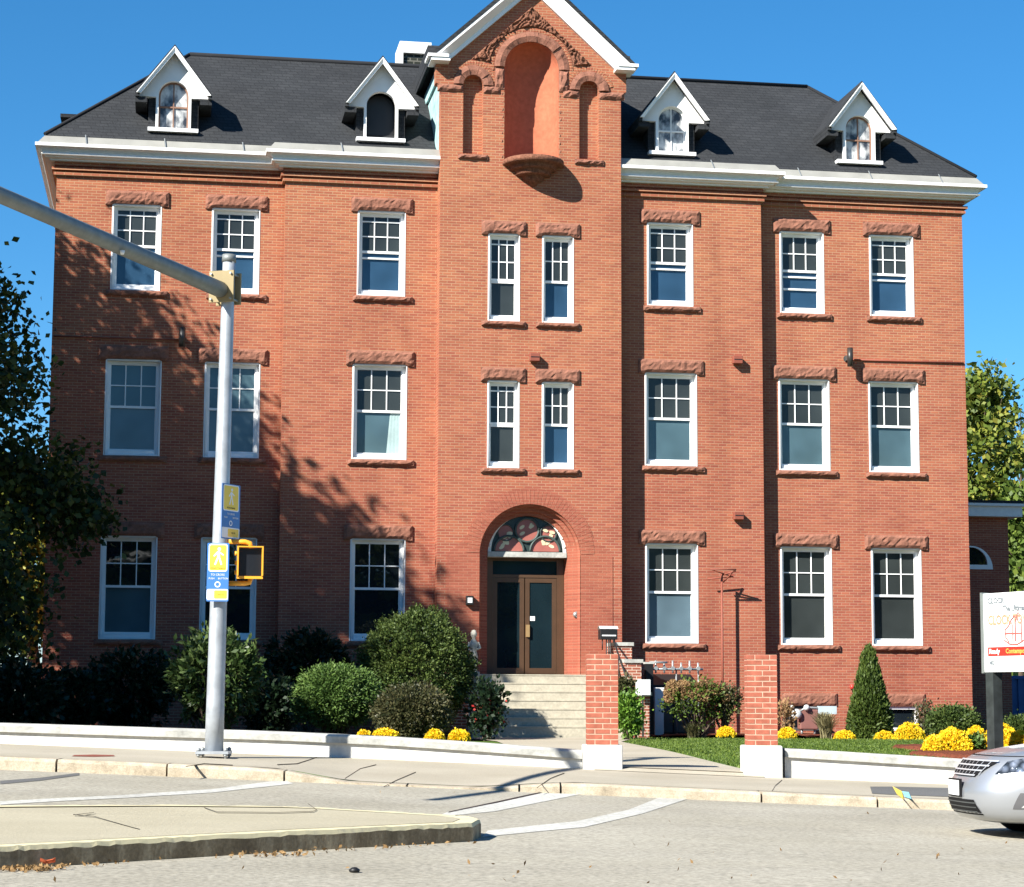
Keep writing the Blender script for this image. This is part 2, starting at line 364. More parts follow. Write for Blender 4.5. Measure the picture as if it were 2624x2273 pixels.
# brick frieze and string courses
path = [(-E_, 17.9), (-E_, 0), (-F_, 0), (-F_, YC), (-G_, YC)]
def offs(path, o):
    out = []
    for i, p in enumerate(path):
        p = np.array(p); ns = []
        if i > 0: d = p - path[i - 1]; d = d / np.linalg.norm(d); ns.append((d, np.array([d[1], -d[0]]) * -1))
        if i < len(path) - 1: d = np.array(path[i + 1]) - p; d = d / np.linalg.norm(d); ns.append((d, np.array([d[1], -d[0]]) * -1))
        n = sum(x[1] for x in ns); n = n / (n @ ns[0][1]); out.append(p + n * o)
    return out
def sweep(mb, prof, path, flip):
    """profile of (outward offset, z) swept along a wall line; flip mirrors it in X"""
    pts = [offs(path, -o if False else o) for o, z in prof]
    rows = []
    for i in range(len(path)):
        rows.append([((-1 if flip else 1) * pts[k][i][0], pts[k][i][1], prof[k][1]) for k in range(len(prof))])
    mb.grid(rows); 
    for r in (rows[0], rows[-1]): mb.add(r, [tuple(range(len(r)))])
# outward is the left hand side's negative normal: check sign with the front run (travelling +X, outward = -Y)
t_ = offs([(0, 0), (1, 0)], 1.)[0]; SGN = 1. if t_[1] < 0 else -1.
for fl in (False, True):
    m = MB()
    for z0, z1, o in ((13.60, 13.665, .075), (13.72, 13.785, .12)): sweep(m, [(SGN * -.02, z0), (SGN * o, z0), (SGN * o, z1), (SGN * -.02, z1)], path, fl)
    m.build('string_course', BRICK, bld)
    m = MB(); sweep(m, [(SGN * -.02, 13.84), (SGN * .06, 13.84), (SGN * .06, 13.97), (SGN * -.02, 13.97)], path, fl); m.build('frieze', BRICK, bld)
    m = MB(); pr = [(.0, 13.93), (.17, 13.93), (.18, 13.965), (.27, 13.985), (.29, 14.02), (.36, 14.025), (.372, 14.045), (.36, 14.068), (.325, 14.075), (.335, 14.11), (.39, 14.165), (.46, 14.195), (.51, 14.205), (.51, 14.285), (.46, 14.285), (.46, 14.262), (.3, 14.262), (0, 14.262)]
    sweep(m, [(SGN * a, b) for a, b in pr], path, fl); m.build('cornice', WHITEW, bld)
    m = MB(); pa = [(-E_, 17.9), (-E_, 0), (-F_, 0), (-F_, YC), (-G_, YC)]
    m2 = MB()
    sweep(m2, [(SGN * .455, 14.29), (SGN * .30, 14.50), (SGN * .0, 14.50), (SGN * .0, 14.27)], path, fl); ap = m2.build('gutter_apron', APRON, bld)
    m = MB()
    for x, y in ((-10.9, 0), (-9.0, 0), (-7.1, 0), (-4.7, YC)):
        x = -x if fl else x; m.beam((x, y - .49, 14.30), (x - .03, y - .30, 14.56), .025, .012)
    m.build('gutter_strap', STEEL, ap)

# main roof
ZE = 14.52; X1, Y1 = E_ + .30, -.30; HX, HY = 8.45, 3.2; ZR = 17.78; DB = 18.3
HB = DB - (HY - Y1)
m = MB()
sl_ = (ZR - ZE) / (HY - Y1)
m.add([(-X1, Y1, ZE), (X1, Y1, ZE), (HX, HY, ZR), (-HX, HY, ZR)], [(0, 1, 2, 3)])
m.add([(-X1, Y1, ZE), (-HX, HY, ZR), (-HX, HB, ZR), (-X1, DB, ZE)], [(0, 1, 2, 3)])
m.add([(X1, Y1, ZE), (X1, DB, ZE), (HX, HB, ZR), (HX, HY, ZR)], [(0, 1, 2, 3)])
m.add([(-X1, DB, ZE), (-HX, HB, ZR), (HX, HB, ZR), (X1, DB, ZE)], [(0, 1, 2, 3)])
m.add([(-HX, HY, ZR), (HX, HY, ZR), (HX, HB, ZR), (-HX, HB, ZR)], [(0, 1, 2, 3)])
for a, b in (((-X1, Y1), (X1, Y1)), ((-X1, Y1), (-X1, DB)), ((X1, Y1), (X1, DB))):
    m.add([(*a, ZE - .07), (*b, ZE - .07), (*b, ZE), (*a, ZE)], [(0, 1, 2, 3)])
m.box(-X1, X1, Y1 + .05, DB, ZE - .1, ZE - .07)
for sd in (-1, 1):      # bay roof reaches a little further out
    z2 = ZE - .15; a, b = sorted((sd * G_, sd * (F_ + .22)))
    m.add([(a, Y1 - .33, z2), (b, Y1 - .33, z2), (b, Y1 + .15, ZE + .16), (a, Y1 + .15, ZE + .16)], [(0, 1, 2, 3)])
    m.add([(a, Y1 - .33, z2 - .06), (b, Y1 - .33, z2 - .06), (b, Y1 - .33, z2), (a, Y1 - .33, z2)], [(0, 1, 2, 3)])
roof = m.build('roof', SHING, bld)
m = MB(); m.tube([(-HX, HY, ZR + .02), (HX, HY, ZR + .02)], .06, 8)
for sd in (-1, 1): m.tube([(sd * HX, HY, ZR + .02), (sd * X1, Y1, ZE + .02)], .045, 6)
m.build('ridge_cap', plain('ridge_shingle', (.018, .019, .022), .9, .2), roof)
m = MB(); m.box(-2.60, -1.93, 5.0, 6.0, 17.7, 18.70); ch = m.build('chimney', BRICKD, bld)
m = MB(); m.box(-2.70, -1.82, 4.9, 6.1, 18.70, 19.02); m.box(-2.70, -2.605, 4.9, 6.1, 17.7, 18.698); m.box(-1.925, -1.82, 4.9, 6.1, 17.7, 18.698); m.build('chimney_surround', WHITEW, ch)
# rear side ell roof seen past the left hip
m = MB(); m.box(-11.75, -10.2, 6.2, 8.2, 15.2, 16.72); m.box(-11.9, -10.1, 6.05, 8.35, 16.724, 16.82); m.build('side_dormer', SHING, bld)

def rough(mb, x0, x1, yb, yf, z0, z1, seed, ear=0., n=None, k=5, amp=.017):
    rr = random.Random(seed); n = n or max(6, int((x1 - x0) / .07)); rows = []
    for j in range(k + 1):
        row = []
        for i in range(n + 1):
            u = i / n; v = j / k; x = x0 + (x1 - x0) * u
            zl = z0 - (ear if (ear and (x - x0 < .17 or x1 - x < .17)) else 0)
            z = zl + (z1 - zl) * v
            edge = i in (0, n) or j in (0, k)
            y = yf + (.03 if edge else -rr.random() * amp - .6 * amp * math.sin(math.pi * u) ** .3 + .9 * amp * (rr.random() < .22))
            row.append((x + (0 if edge else rr.uniform(-.012, .012)), y, z + (0 if edge else rr.uniform(-.012, .012))))
        rows.append(row)
    mb.grid(rows); bot = rows[0]; top = rows[-1]; o = [(p[0], yb, p[2]) for p in bot]; t = [(p[0], yb, p[2]) for p in top]
    mb.grid([o, bot]); mb.grid([top, t]); mb.grid([[r[0] for r in rows], [(x0, yb, r[0][2]) for r in rows]]); mb.grid([[(x1, yb, r[-1][2]) for r in rows], [r[-1] for r in rows]])
    return mb

def window(q):
    k, r, sd, x0, x1, z0, z1, Y = q
    sid = hash((k, r, sd)) % 1000 if False else (ord(k) * 7 + r * 31 + sd * 3)
    small = k == 'T'
    m = MB()
    t = .035; D = .22
    m.box(x0, x0 + t, Y - .012, Y + D, z0, z1); m.box(x1 - t, x1, Y - .012, Y + D, z0, z1)
    m.box(x0 + t, x1 - t, Y - .012, Y + D, z1 - t, z1); m.box(x0 + t, x1 - t, Y - .012, Y + D, z0, z0 + t)
    rw = .05 if small else .075
    m.box(x0 + t, x0 + t + rw, Y + .14, Y + D, z0 + t, z1 - t); m.box(x1 - t - rw, x1 - t, Y + .14, Y + D, z0 + t, z1 - t)
    m.box(x0 + t + rw, x1 - t - rw, Y + .14, Y + D, z1 - t - .06, z1 - t); m.box(x0 + t + rw, x1 - t - rw, Y + .08, Y + D, z0 + t, z0 + t + .10)
    W = m.build('window', WHITE, bld, bevel=.006)
    a, b, lo, hi = x0 + t + rw, x1 - t - rw, z0 + t + .10, z1 - t - .06
    zm = lo + (hi - lo) * (.505 if r != 3 else .47)
    st = .04
    storm = (r == 3 and not small) or (small and r == 3 and sd < 0) or (small and r == 2 and sd < 0)
    # upper sash with its 3 x 2 bars
    m = MB(); ys = Y + .165; um = zm + (.10 if storm and not small else 0)
    top = hi - (.13 if storm and not (k == 'B' and sd > 0) else 0)
    m.box(a, b, ys, ys + .04, um - .03, um + .03); m.box(a, a + .025, ys, ys + .04, um + .03, hi); m.box(b - .025, b, ys, ys + .04, um + .03, hi); m.box(a + .025, b - .025, ys, ys + .04, hi - .025, hi)
    if top < hi: m.box(a + .025, b - .025, ys + .004, ys + .038, top - .03, top)
    mid = um + (top - um) * .5
    for f in (1 / 3, 2 / 3): x = a + (b - a) * f; m.box(x - .013, x + .013, ys + .008, ys + .034, um + .03, hi - .025)
    for (p, q2) in ((a + .025, a + (b - a) / 3 - .0131), (a + (b - a) / 3 + .0131, a + (b - a) * 2 / 3 - .0131), (a + (b - a) * 2 / 3 + .0131, b - .025)): m.box(p, q2, ys + .008, ys + .034, mid - .013, mid + .013)
    m.build('upper_sash', WHITE, W)
    m = MB(); yl = Y + .19
    m.box(a, a + .03, yl, yl + .04, lo, um - .03); m.box(b - .03, b, yl, yl + .04, lo, um - .03); m.box(a + .03, b - .03, yl, yl + .04, lo, lo + .045)
    if storm: m.box(a + .03, b - .03, yl - .02, yl + .04, zm - .075, zm - .035)
    if k == 'B' and r == 3 and sd > 0: m.box(a + .03, b - .03, yl - .02, yl + .04, lo + .5, lo + .545)
    m.build('lower_sash', WHITE, W)
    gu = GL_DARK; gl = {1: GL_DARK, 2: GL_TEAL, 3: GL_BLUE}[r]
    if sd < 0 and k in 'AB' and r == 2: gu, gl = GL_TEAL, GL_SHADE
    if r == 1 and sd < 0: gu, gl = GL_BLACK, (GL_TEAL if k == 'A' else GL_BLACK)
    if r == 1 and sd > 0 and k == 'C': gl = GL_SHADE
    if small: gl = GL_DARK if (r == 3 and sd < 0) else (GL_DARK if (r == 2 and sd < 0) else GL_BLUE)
    MB().box(a, b, Y + .198, Y + .206, um - .01, hi).build('pane', gu, W)
    MB().box(a, b, Y + .222, Y + .23, lo, um).build('pane', gl, W)
    if k == 'C' and r == 2 and sd < 0:      # pale curtain drawn to one side
        m = MB(); rows = []
        for j in range(9): rows.append([(b - .03 - .34 * (1 - .35 * j / 8) * (1 - i / 12) + 0, Y + .214 + .004 * math.sin(i * 1.9 + j * .3), lo + .02 + (um - lo + .28) * j / 8) for i in range(13)])
        m.grid(rows, True); m.build('curtain', plain('pale_curtain', (.30, .40, .40), .8, .1), W, fix=False)
    ov = .165
    if k in 'ABC': rough(MB(), x0 - ov, x1 + ov, Y + .05, Y - .075, z1 + .004, z1 + .33, sid, .04).build('lintel', BROWN, W); rough(MB(), x0 - .10, x1 + .18, Y + .05, Y - .085, z0 - .14, z0 - .004, sid + 5, n=20, k=3, amp=.018).build('sill', BROWN, W)
    else: rough(MB(), x0 - .17, x1 + .14, Y + .05, Y - .075, z1 + .004, z1 + .31, sid, .04).build('lintel', BROWN, W); rough(MB(), x0 - .16, x1 + .14, Y + .05, Y - .085, z0 - .125, z0 - .004, sid + 5, k=3, amp=.018).build('sill', BROWN, W)
for q in wins: window(q)
for i, (sd, x0, x1, z0, z1) in enumerate(BASE):
    m = MB(); t = .08; m.box(x0, x0 + t, .03, .2, z0, z1); m.box(x1 - t, x1, .03, .2, z0, z1); m.box(x0 + t, x1 - t, .03, .2, z1 - t, z1); m.box(x0 + t, x1 - t, .03, .2, z0, z0 + t)
    W = m.build('basement_window', WHITE if i == 0 else DKGREY, bld); MB().box(x0 + t, x1 - t, .12, .13, z0 + t, z1 - t).build('pane', GL_BLACK, W)
    rough(MB(), x0 - .15, x1 + .16, .05, -.06, z1 + .004, z1 + .32, 77 + i, 0, amp=.012).build('lintel', BROWN, W)

# dormers
def rake(mb, s, ao, eo, ai, ei, yo, yi, yb):
    """raking board: outer line ao-eo stands at yo, inner line ai-ei at yi, so the face leans inwards"""
    rows = []
    for o, i in ((ao, ai), (eo, ei)):
        o = (o[0] * s, o[1]); i = (i[0] * s, i[1])
        rows.append([(o[0], yo, o[1]), (o[0] * .8 + i[0] * .2, yo, o[1] * .8 + i[1] * .2), (o[0] * .3 + i[0] * .7, yi - .03, o[1] * .3 + i[1] * .7), (i[0], yi - .03, i[1]), (i[0], yb, i[1]), (o[0], yb, o[1])])
    mb.grid(rows, False, True); mb.add(rows[0], [tuple(range(6))]); mb.add(rows[1], [tuple(range(5, -1, -1))])
SHEET = NT('plastic_sheet_behind_glass', .3, .5)
n_ = SHEET.noise(SHEET.scale(SHEET.geo(), (2.5, 1, 1.6)), 1.6, 4); SHEET.col(SHEET.ramp(n_, [(.38, (.03, .035, .045)), (.46, (.2, .21, .22)), (.6, (.55, .56, .55))])); SHEET = SHEET.m
def dormer(xc, kind):
    Y = -.02
    m = MB()
    for s in (-1, 1):
        m.box(xc + s * .61, xc + s * .405, Y + .03, Y + 1.35, 14.72, 15.75)
    if kind != 'open': m.box(xc - .40, xc + .40, Y + .5, Y + 1.3, 14.8, 15.9)
    else: m.box(xc - .40, xc + .40, Y + 1.2, Y + 1.3, 14.9, 15.9)
    b = m.build('dormer', SHING, bld)
    m = MB(); zs = 15.71
    lp = [(xc - .43, 14.88), (xc - .365, 14.88), (xc - .365, zs)] + arc(xc, zs, .365, 180, 0, 18)[1:] + [(xc + .365, 14.88), (xc + .43, 14.88), (xc + .43, 15.655), (xc + .84, 15.655), (xc + .84, 15.70), (xc, 16.80), (xc - .84, 15.70), (xc - .84, 15.655), (xc - .43, 15.655)]
    m.slab(lp, Y - .10, Y + .06)
    m.box(xc - .615, xc + .615, Y - .15, Y + .08, 14.785, 14.878)
    m.build('pediment', WHITE, b)
    m = MB(); m2 = MB()
    for s in (-1, 1):
        p = [(xc, 16.93), (xc + s * .93, 15.71), (xc + s * .93, 15.58), (xc + s * .84, 15.58), (xc + s * .84, 15.70), (xc, 16.83)]
        m.slab(p if s > 0 else p[::-1], Y - .37, Y + 2.9)
        m.box(xc + s * .93, xc + s * .64, Y - .30, Y + .9, 15.45, 15.578)
        mr = MB(); rake(mr, s, (0, 16.87), (.91, 15.66), (0, 16.72), (.80, 15.66), Y - .43, Y - .36, Y - .33); m2.add([(v[0] + xc, v[1], v[2]) for v in mr.v], mr.f)
    m.build('dormer_roof', SHING, b); m2.build('raking_board', WHITE, b)
    m = MB(); FR = plain('aged_sash_paint', (.22, .12, .08), .7) if kind == 'red' else WHITEW
    if kind != 'open':
        m.slab(archloop(xc, .365, 14.88, zs), Y + .02, Y + .06, [archloop(xc, .325, 14.92, zs)])
        m.box(xc - .015, xc + .015, Y + .02, Y + .05, 14.92, 16.03); m.box(xc - .325, xc - .0151, Y + .02, Y + .05, 15.42, 15.46); m.box(xc + .0151, xc + .325, Y + .02, Y + .05, 15.42, 15.46)
        m.build('sash', FR, b)
        m = MB(); m.slab(archloop(xc, .325, 14.92, zs), Y + .055, Y + .065); m.build('pane', SHEET, b)
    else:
        m.slab(archloop(xc, .37, 14.85, zs), Y + .30, Y + .32); m.build('unlit_attic_sheet', BLACK, b)  # black sheet paints the darkness inside the open dormer
dormer(-8.83, 'red'); dormer(-3.69, 'open'); dormer(3.80, 'white'); dormer(8.80, 'red')

# ------------------------------------------------------------------ tower
m = MB(); w2 = 2.42
outl = [(-G_, ZB), (G_, ZB), (G_, 16.10), (w2, 16.14), (w2, 16.64), (.0, 18.86), (-w2, 16.64), (-w2, 16.14), (-G_, 16.10)]
nl = archloop(0, .69, 14.2, 16.62); s1 = archloop(-1.475, .25, 14.37, 16.125, 12); s2 = archloop(1.465, .25, 14.37, 16.125, 12)
dl = archloop(0, 1.25, 1.53, 4.42, 28)
m.slab(outl, YT, YT + .3, [nl, s1, s2, dl] + [rect(q[3], q[4], q[5], q[6]) for q in wins if q[0] == 'T'])
for s in (-1, 1):
    m.box(s * G_, s * (G_ - .3), YT + .301, 3., ZB, 16.6)
tw = m.build('tower_wall', BRICK, bld)
for c in (-1.475, 1.465): MB().box(c - .3, c + .3, YT + .2, YT + .26, 14.3, 16.5).build('blind_panel', BRICK, tw)
# niche: half round recess
rows = []
for z in (14.15, 15, 16, 16.62): rows.append([(.69 * math.cos(t), YT + .01 + .66 * math.sin(t), z) for t in np.linspace(0, math.pi, 25)])
for a in np.linspace(0, math.pi / 2, 10)[1:]: rows.append([(.69 * math.cos(a) * math.cos(t), YT + .01 + .66 * math.cos(a) * math.sin(t), 16.62 + .69 * math.sin(a)) for t in np.linspace(0, math.pi, 25)])
m = MB(); m.grid(rows, True); m.add([(.69 * math.cos(t), YT + .01 + .66 * math.sin(t), 14.16) for t in np.linspace(0, math.pi, 25)], [tuple(range(25))]); m.build('niche', PLASTER, tw)
m = MB()   # bracketed half round balcony
m.lathe((.04, YT, 0), [(0, 14.25), (.73, 14.25), (.77, 14.22), (.77, 14.12), (.74, 14.10), (.60, 14.09), (.59, 14.00), (.56, 13.98), (.46, 13.97), (.45, 13.87), (.42, 13.85), (.28, 13.84), (.26, 13.75), (.15, 13.70), (.05, 13.60), (0, 13.59)], 28, math.pi, 2 * math.pi)
m.build('balcony_ledge', CARVE, tw)
def wedges(mb, cx_, cz_, r0, r1, a0, a1, n, yb, yf, gap=.006, jit=.02, seed=1):
    rr = random.Random(seed)
    for i in range(n):
        b0 = math.radians(a0 + (a1 - a0) * i / n) ; b1 = math.radians(a0 + (a1 - a0) * (i + 1) / n); g = gap / r1
        k = 3; yy = yf - rr.random() * jit
        ang = [b0 + g + (b1 - b0 - 2 * g) * j / k for j in range(k + 1)]
        inn = [(cx_ + r0 * math.cos(t), cz_ + r0 * math.sin(t)) for t in ang]; ou = [(cx_ + r1 * math.cos(t), cz_ + r1 * math.sin(t)) for t in ang]
        mid = [(cx_ + (r0 + r1) / 2 * math.cos(t), cz_ + (r0 + r1) / 2 * math.sin(t)) for t in ang]
        rws = [[(p[0], yb, p[1]) for p in inn], [(p[0], yy + jit * .8, p[1]) for p in inn], [(p[0], yy - rr.random() * jit, p[1]) for p in mid], [(p[0], yy + jit * .8, p[1]) for p in ou], [(p[0], yb, p[1]) for p in ou]]
        mb.grid(rws)
        for e in (0, k): mb.add([r[e] for r in rws], [tuple(range(5))])
m = MB(); wedges(m, 0, 16.62, .69, .95, 0, 180, 9, YT + .05, YT - .05, .004, .035, 3)
for s in (-1, 1):
    rough(m, *sorted((s * .69, s * .93)), YT + .05, YT - .05, 16.06, 16.60, 9 + s, n=5, amp=.03)
    for j in range(9): rough(m, *sorted((s * .695, s * .77)), YT + .05, YT - .01, 14.25 + j * .2, 14.43 + j * .2, j, n=2, k=2, amp=.008)
m.build('niche_arch', BROWN, tw)
for c, sd in ((-1.475, -1), (1.465, 1)):
    m = MB(); wedges(m, c, 16.125, .25, .50, 0, 180, 5, YT + .05, YT - .06, .004, .03, 5 + sd)
    m.build('blind_arch_hood', BROWN, tw)
    rough(MB(), c - .37, c + .37, YT + .05, YT - .07, 14.23, 14.345, 4 + sd, k=3).build('blind_arch_sill', BROWN, tw)
for s in (-1, 1):
    m = MB(); rough(m, *sorted((s * .80, s * 1.215)), YT + .05, YT - .05, 15.93, 16.11, 21 + s, k=3, amp=.025); rough(m, *sorted((s * 1.725, s * 2.37)), YT + .05, YT - .05, 15.93, 16.11, 25 + s, k=3, amp=.025); m.build('stone_band', BROWN, tw)
m = MB(); wedges(m, 0, 16.62, .955, 1.05, -5, 185, 44, YT + .05, YT - .018, .004, .004, 6)
for c in (-1.475, 1.465): wedges(m, c, 16.125, .505, .63, 12, 168, 22, YT + .05, YT - .018, .004, .004, 8)
m.build('brick_ring', BRICK, tw)
# carved gable panel: between the brick ring and a line parallel to the gable
rows = []; rr = random.Random(5); NA = 110
for i in range(NA + 1):
    a = math.radians(6 + 168 * i / NA); dx, dz = math.cos(a), math.sin(a); r0 = 1.06
    # outer line |x| * .93 + (z-16.62) = 1.62
    r1 = 1.60 / (abs(dx) * .93 + dz); 
    if r1 < r0 + .02: r1 = r0 + .02
    row = []
    for j in range(15):
        r = r0 + (r1 - r0) * j / 14; x, z = r * dx, 16.62 + r * dz
        if z < 16.74: z = 16.74
        e = i in (0, NA) or j in (0, 14)
        sw = math.sin(19 * x + 6 * math.sin(9 * z)) * math.sin(17 * z + 5 * math.sin(11 * x))
        row.append((x, YT - .003 if e else YT - .045 - .045 * sw - .02 * rr.random(), z))
    rows.append(row)
MB().grid(rows).build('carved_panel', CARVE, tw)
# tower gable trim and roof
m = MB()
SLP = .914
for s in (-1, 1):
    rake(m, s, (0, 19.03), (2.52, 19.03 - 2.52 * SLP), (0, 18.62), (2.16, 18.62 - 2.16 * SLP), YT - .33, YT - .08, YT + .02)
    m.box(s * 2.10, s * 2.58, YT - .34, YT + .3, 16.62, 16.70); m.box(s * 2.14, s * 2.66, YT - .37, YT + .3, 16.702, 16.78)
m.build('gable_trim', WHITE, tw)
m = MB()
for s in (-1, 1):
    p = [(0, 19.16), (s * 2.58, 19.16 - 2.58 * SLP), (s * 2.58, 19.03 - 2.58 * SLP), (0, 19.035)]
    m.slab(p if s < 0 else p[::-1], YT - .34, 6.)
# low roof behind the gable, its ends showing past the raking trim
yz = [(-.82, 16.80), (-.62, 17.18), (2.6, 17.18), (2.6, 16.80)]
for s in (-1, 1):
    x0, x1 = s * 1.3, s * 2.585
    m.add([(x0, y, z) for y, z in yz] + [(x1, y, z) for y, z in yz], [(0, 1, 5, 4), (1, 2, 6, 5), (2, 3, 7, 6), (3, 0, 4, 7), (0, 3, 2, 1), (4, 5, 6, 7)])
m.build('tower_roof', SHING, tw)
m = MB()
for s in (-1, 1): m.box(s * 2.283, s * 2.30, YT + .36, 1.9, 14.25, 16.3); m.box(s * 2.283, s * 2.36, YT + .36, 2.2, 16.302, 16.62)
m.build('flashing', TEAL, tw)

# doorway
m = MB()      # smooth red facing round the door
oa = [(-2.05, .2), (-1.9, .2), (-1.9, 1.53), (-1.25, 1.53), (-1.25, 4.42)] + arc(0, 4.42, 1.25, 180, 0, 28)[1:] + [(1.25, 1.53), (1.9, 1.53), (1.9, .2), (2.05, .2), (2.05, 4.42)] + arc(0, 4.45, 1.62, 15, 165, 24) + [(-2.05, 4.42)]
m.slab(oa, YT - .014, YT + .02); m.build('door_facing', BRICKR, tw)
m = MB(); wedges(m, 0, 4.42, 1.252, 1.60, 2, 178, 46, YT + .03, YT - .022, .003, .003, 12); m.build('voussoirs', BRICKR, tw)
m = MB(); n = 28; YD = YT + .80
lv = [(1.25, -.013), (1.25, .05), (1.225, .075), (1.20, .10), (1.19, .22), (1.10, .25), (1.085, .34), (1.0, .37), (.985, .95)]
m.grid([[(a, YT + y, b) for a, b in (lambda q: q[1:] + q[:1])(archloop(0, r, 1.53, 4.42, n))] for r, y in lv])
m.build('door_reveal', BRICKR, tw)
door = MB()
for x0, x1, z0, z1 in ((-.98, -.80, 1.53, 4.40), (.80, .98, 1.53, 4.40), (-.80, .80, 3.92, 3.99), (-.80, .80, 4.33, 4.40)): door.box(x0, x1, YD - .03, YD + .06, z0, z1)
ent = door.build('door_frame', BRONZE, bld)
MB().box(-.80, .80, YD + .01, YD + .03, 3.99, 4.33).build('transom_light', glassm('dark_blue_glass', (.012, .03, .042), .03, .6), ent)
for s in (-1, 1):
    m = MB(); a, b = (.012, .795) if s > 0 else (-.795, -.012); yd = YD - .015
    m.box(a, a + .11, yd, yd + .045, 1.56, 3.915); m.box(b - .11, b, yd, yd + .045, 1.56, 3.915); m.box(a + .11, b - .11, yd, yd + .045, 3.80, 3.915); m.box(a + .11, b - .11, yd, yd + .045, 1.56, 1.70)
    d = m.build('glass_door', BRONZE, bld)
    MB().box(a + .11, b - .11, yd + .02, yd + .03, 1.70, 3.80).build('pane', glassm('door_glass', (.008, .018, .024), .02, .6), d)
    if s > 0:
        m = MB(); m.box(.03, .12, yd - .05, yd - .002, 2.46, 2.76); m.build('handle', plain('brass_handle', (.45, .30, .14), .35, .5, .4), d)
        MB().box(.14, .26, yd + .012, yd + .018, 2.86, 2.97).build('notice', SIGNW, d)
YB_ = YD; YD = YT + .46; m = MB(); fz = 4.53
m.slab(arc(0, fz, .965, 0, 180, 30), YD + .03, YD + .06); fan = m.build('fanlight', plain('dark_green_leaded_glass', (.03, .045, .042), .25, .5), bld)
m = MB(); m.slab(arc(0, fz, 1.08, 0, 180, 30), YD - .01, YD + .028, [arc(0, fz + .01, .99, 0, 180, 30)]) if False else None
rim = arc(0, fz, .975, 0, 180, 30) + arc(0, fz, .90, 180, 0, 30); m.slab(rim, YD - .02, YD + .03); MB().box(-.98, .98, YD - .05, YB_ + .02, 4.402, 4.53).build('fanlight_sill', CAPM, fan)
for i in range(13):
    t = math.radians(8 + i * 13.6); m.lathe((.94 * math.cos(t), YD - .02, fz + .94 * math.sin(t)), [(0, -.03), (.03, -.015), (.03, .015), (0, .03)], 8)
m.build('fanlight_rim', WHITEW, fan)
m = MB(); pk = MB(); CRM = plain('cream_glass', (.66, .58, .38), .3, .5)
for (cx_, cz_, r, a0, a1) in ((0, fz + .54, .29, 0, 360), (-.45, fz + .02, .37, 0, 180), (.45, fz + .02, .37, 0, 180), (-.53, fz + .47, .20, 0, 360), (.53, fz + .47, .20, 0, 360)):
    p = arc(cx_, cz_, r, a0, a1, 26); p = p[:-1] if a1 == 360 else p
    yo = .012 if r == .20 else 0
    pk.slab(arc(cx_, cz_, r - .02, a0, a1, 26)[:None if a1 < 360 else -1], YD + .012 + yo, YD + .02 + yo)
    if r != .24 or True: m.tube([(x, YD - .004, z) for x, z in arc(cx_, cz_, r, a0, a1, 26)], .03 if r > .25 else .015, 6)
    rr = random.Random(int(r * 100) + int(cx_ * 10))
    for _ in range(4):
        t = rr.uniform(0, math.pi if a1 == 180 else 2 * math.pi); q = r * .5; ex, ez = cx_ + q * math.cos(t), cz_ + q * math.sin(t) + (.04 if a1 == 180 else 0); b_ = rr.uniform(0, 3)
        MB().slab([(ex + .075 * math.cos(v) * math.cos(b_) - .04 * math.sin(v) * math.sin(b_), ez + .075 * math.cos(v) * math.sin(b_) + .04 * math.sin(v) * math.cos(b_)) for v in np.linspace(0, 2 * math.pi, 13)[:-1]], YD + .004 + _ * .001, YD + .0118).build('cream_petal', CRM, fan)
m.build('tracery', plain('green_grey_lead', (.05, .075, .07), .5, .4), fan); pk.build('pink_roundel', plain('pink_glass', (.36, .12, .095), .3, .5), fan)

CHEEK = brick('cheek_brick', (.33, .10, .06), (.22, .07, .05), (.55, .45, .36))
# front steps with stepped cheek walls
st = thing('front_steps', 'seven pale concrete steps with stepped brick cheek walls leading up to the arched door', 'steps', (0, -2.5, .1))
m = MB(); NS = 7
for i in range(NS):
    z1 = 1.53 - .2 * i; y0 = -1.75 - .3 * i
    m.box(-1.9, 1.9, y0, YT - .02 if i == 0 else y0 + .3001, -.3, z1 - .0005 * i)
    m.box(-1.9, 1.9, y0 - .012, y0 - .0005, z1 - .03, z1 - .0015)
m.build('stair_treads', CONC, st)
for s in (-1, 1):
    yy = [YT - .016, -1.85, -2.85, -3.75]; zz = [2.22, 1.80, 1.03]
    for i in range(3):
        a, b = s * 1.902, s * 2.32; m = MB(); c = MB(); m.box(a, b, yy[i + 1], yy[i] - .002, -.3, zz[i]); c.box(a - s * .0, b + s * .04, yy[i + 1] - .04, yy[i] - .043 if i else yy[i] - .003, zz[i] + .001, zz[i] + .085)
        ck = m.build('cheek_wall', CHEEK, st); c.build('coping', CAPM, ck)
    m = MB(); x = s * 1.86; pts = [(x, -1.3, 2.45), (x, -1.75, 2.45), (x, -3.9, 1.05)]
    m.tube(pts, .022, 8); m.tube([(p[0], p[1], p[2] - .38) for p in pts], .016, 8)
    for p, zb in (((x, -1.35, 2.45), 1.5), ((x, -2.45, 2.0), 1.0), ((x, -3.85, 1.08), .1)): m.tube([p, (p[0], p[1], zb)], .02, 8)
    m.build('handrail', BLACK, st)
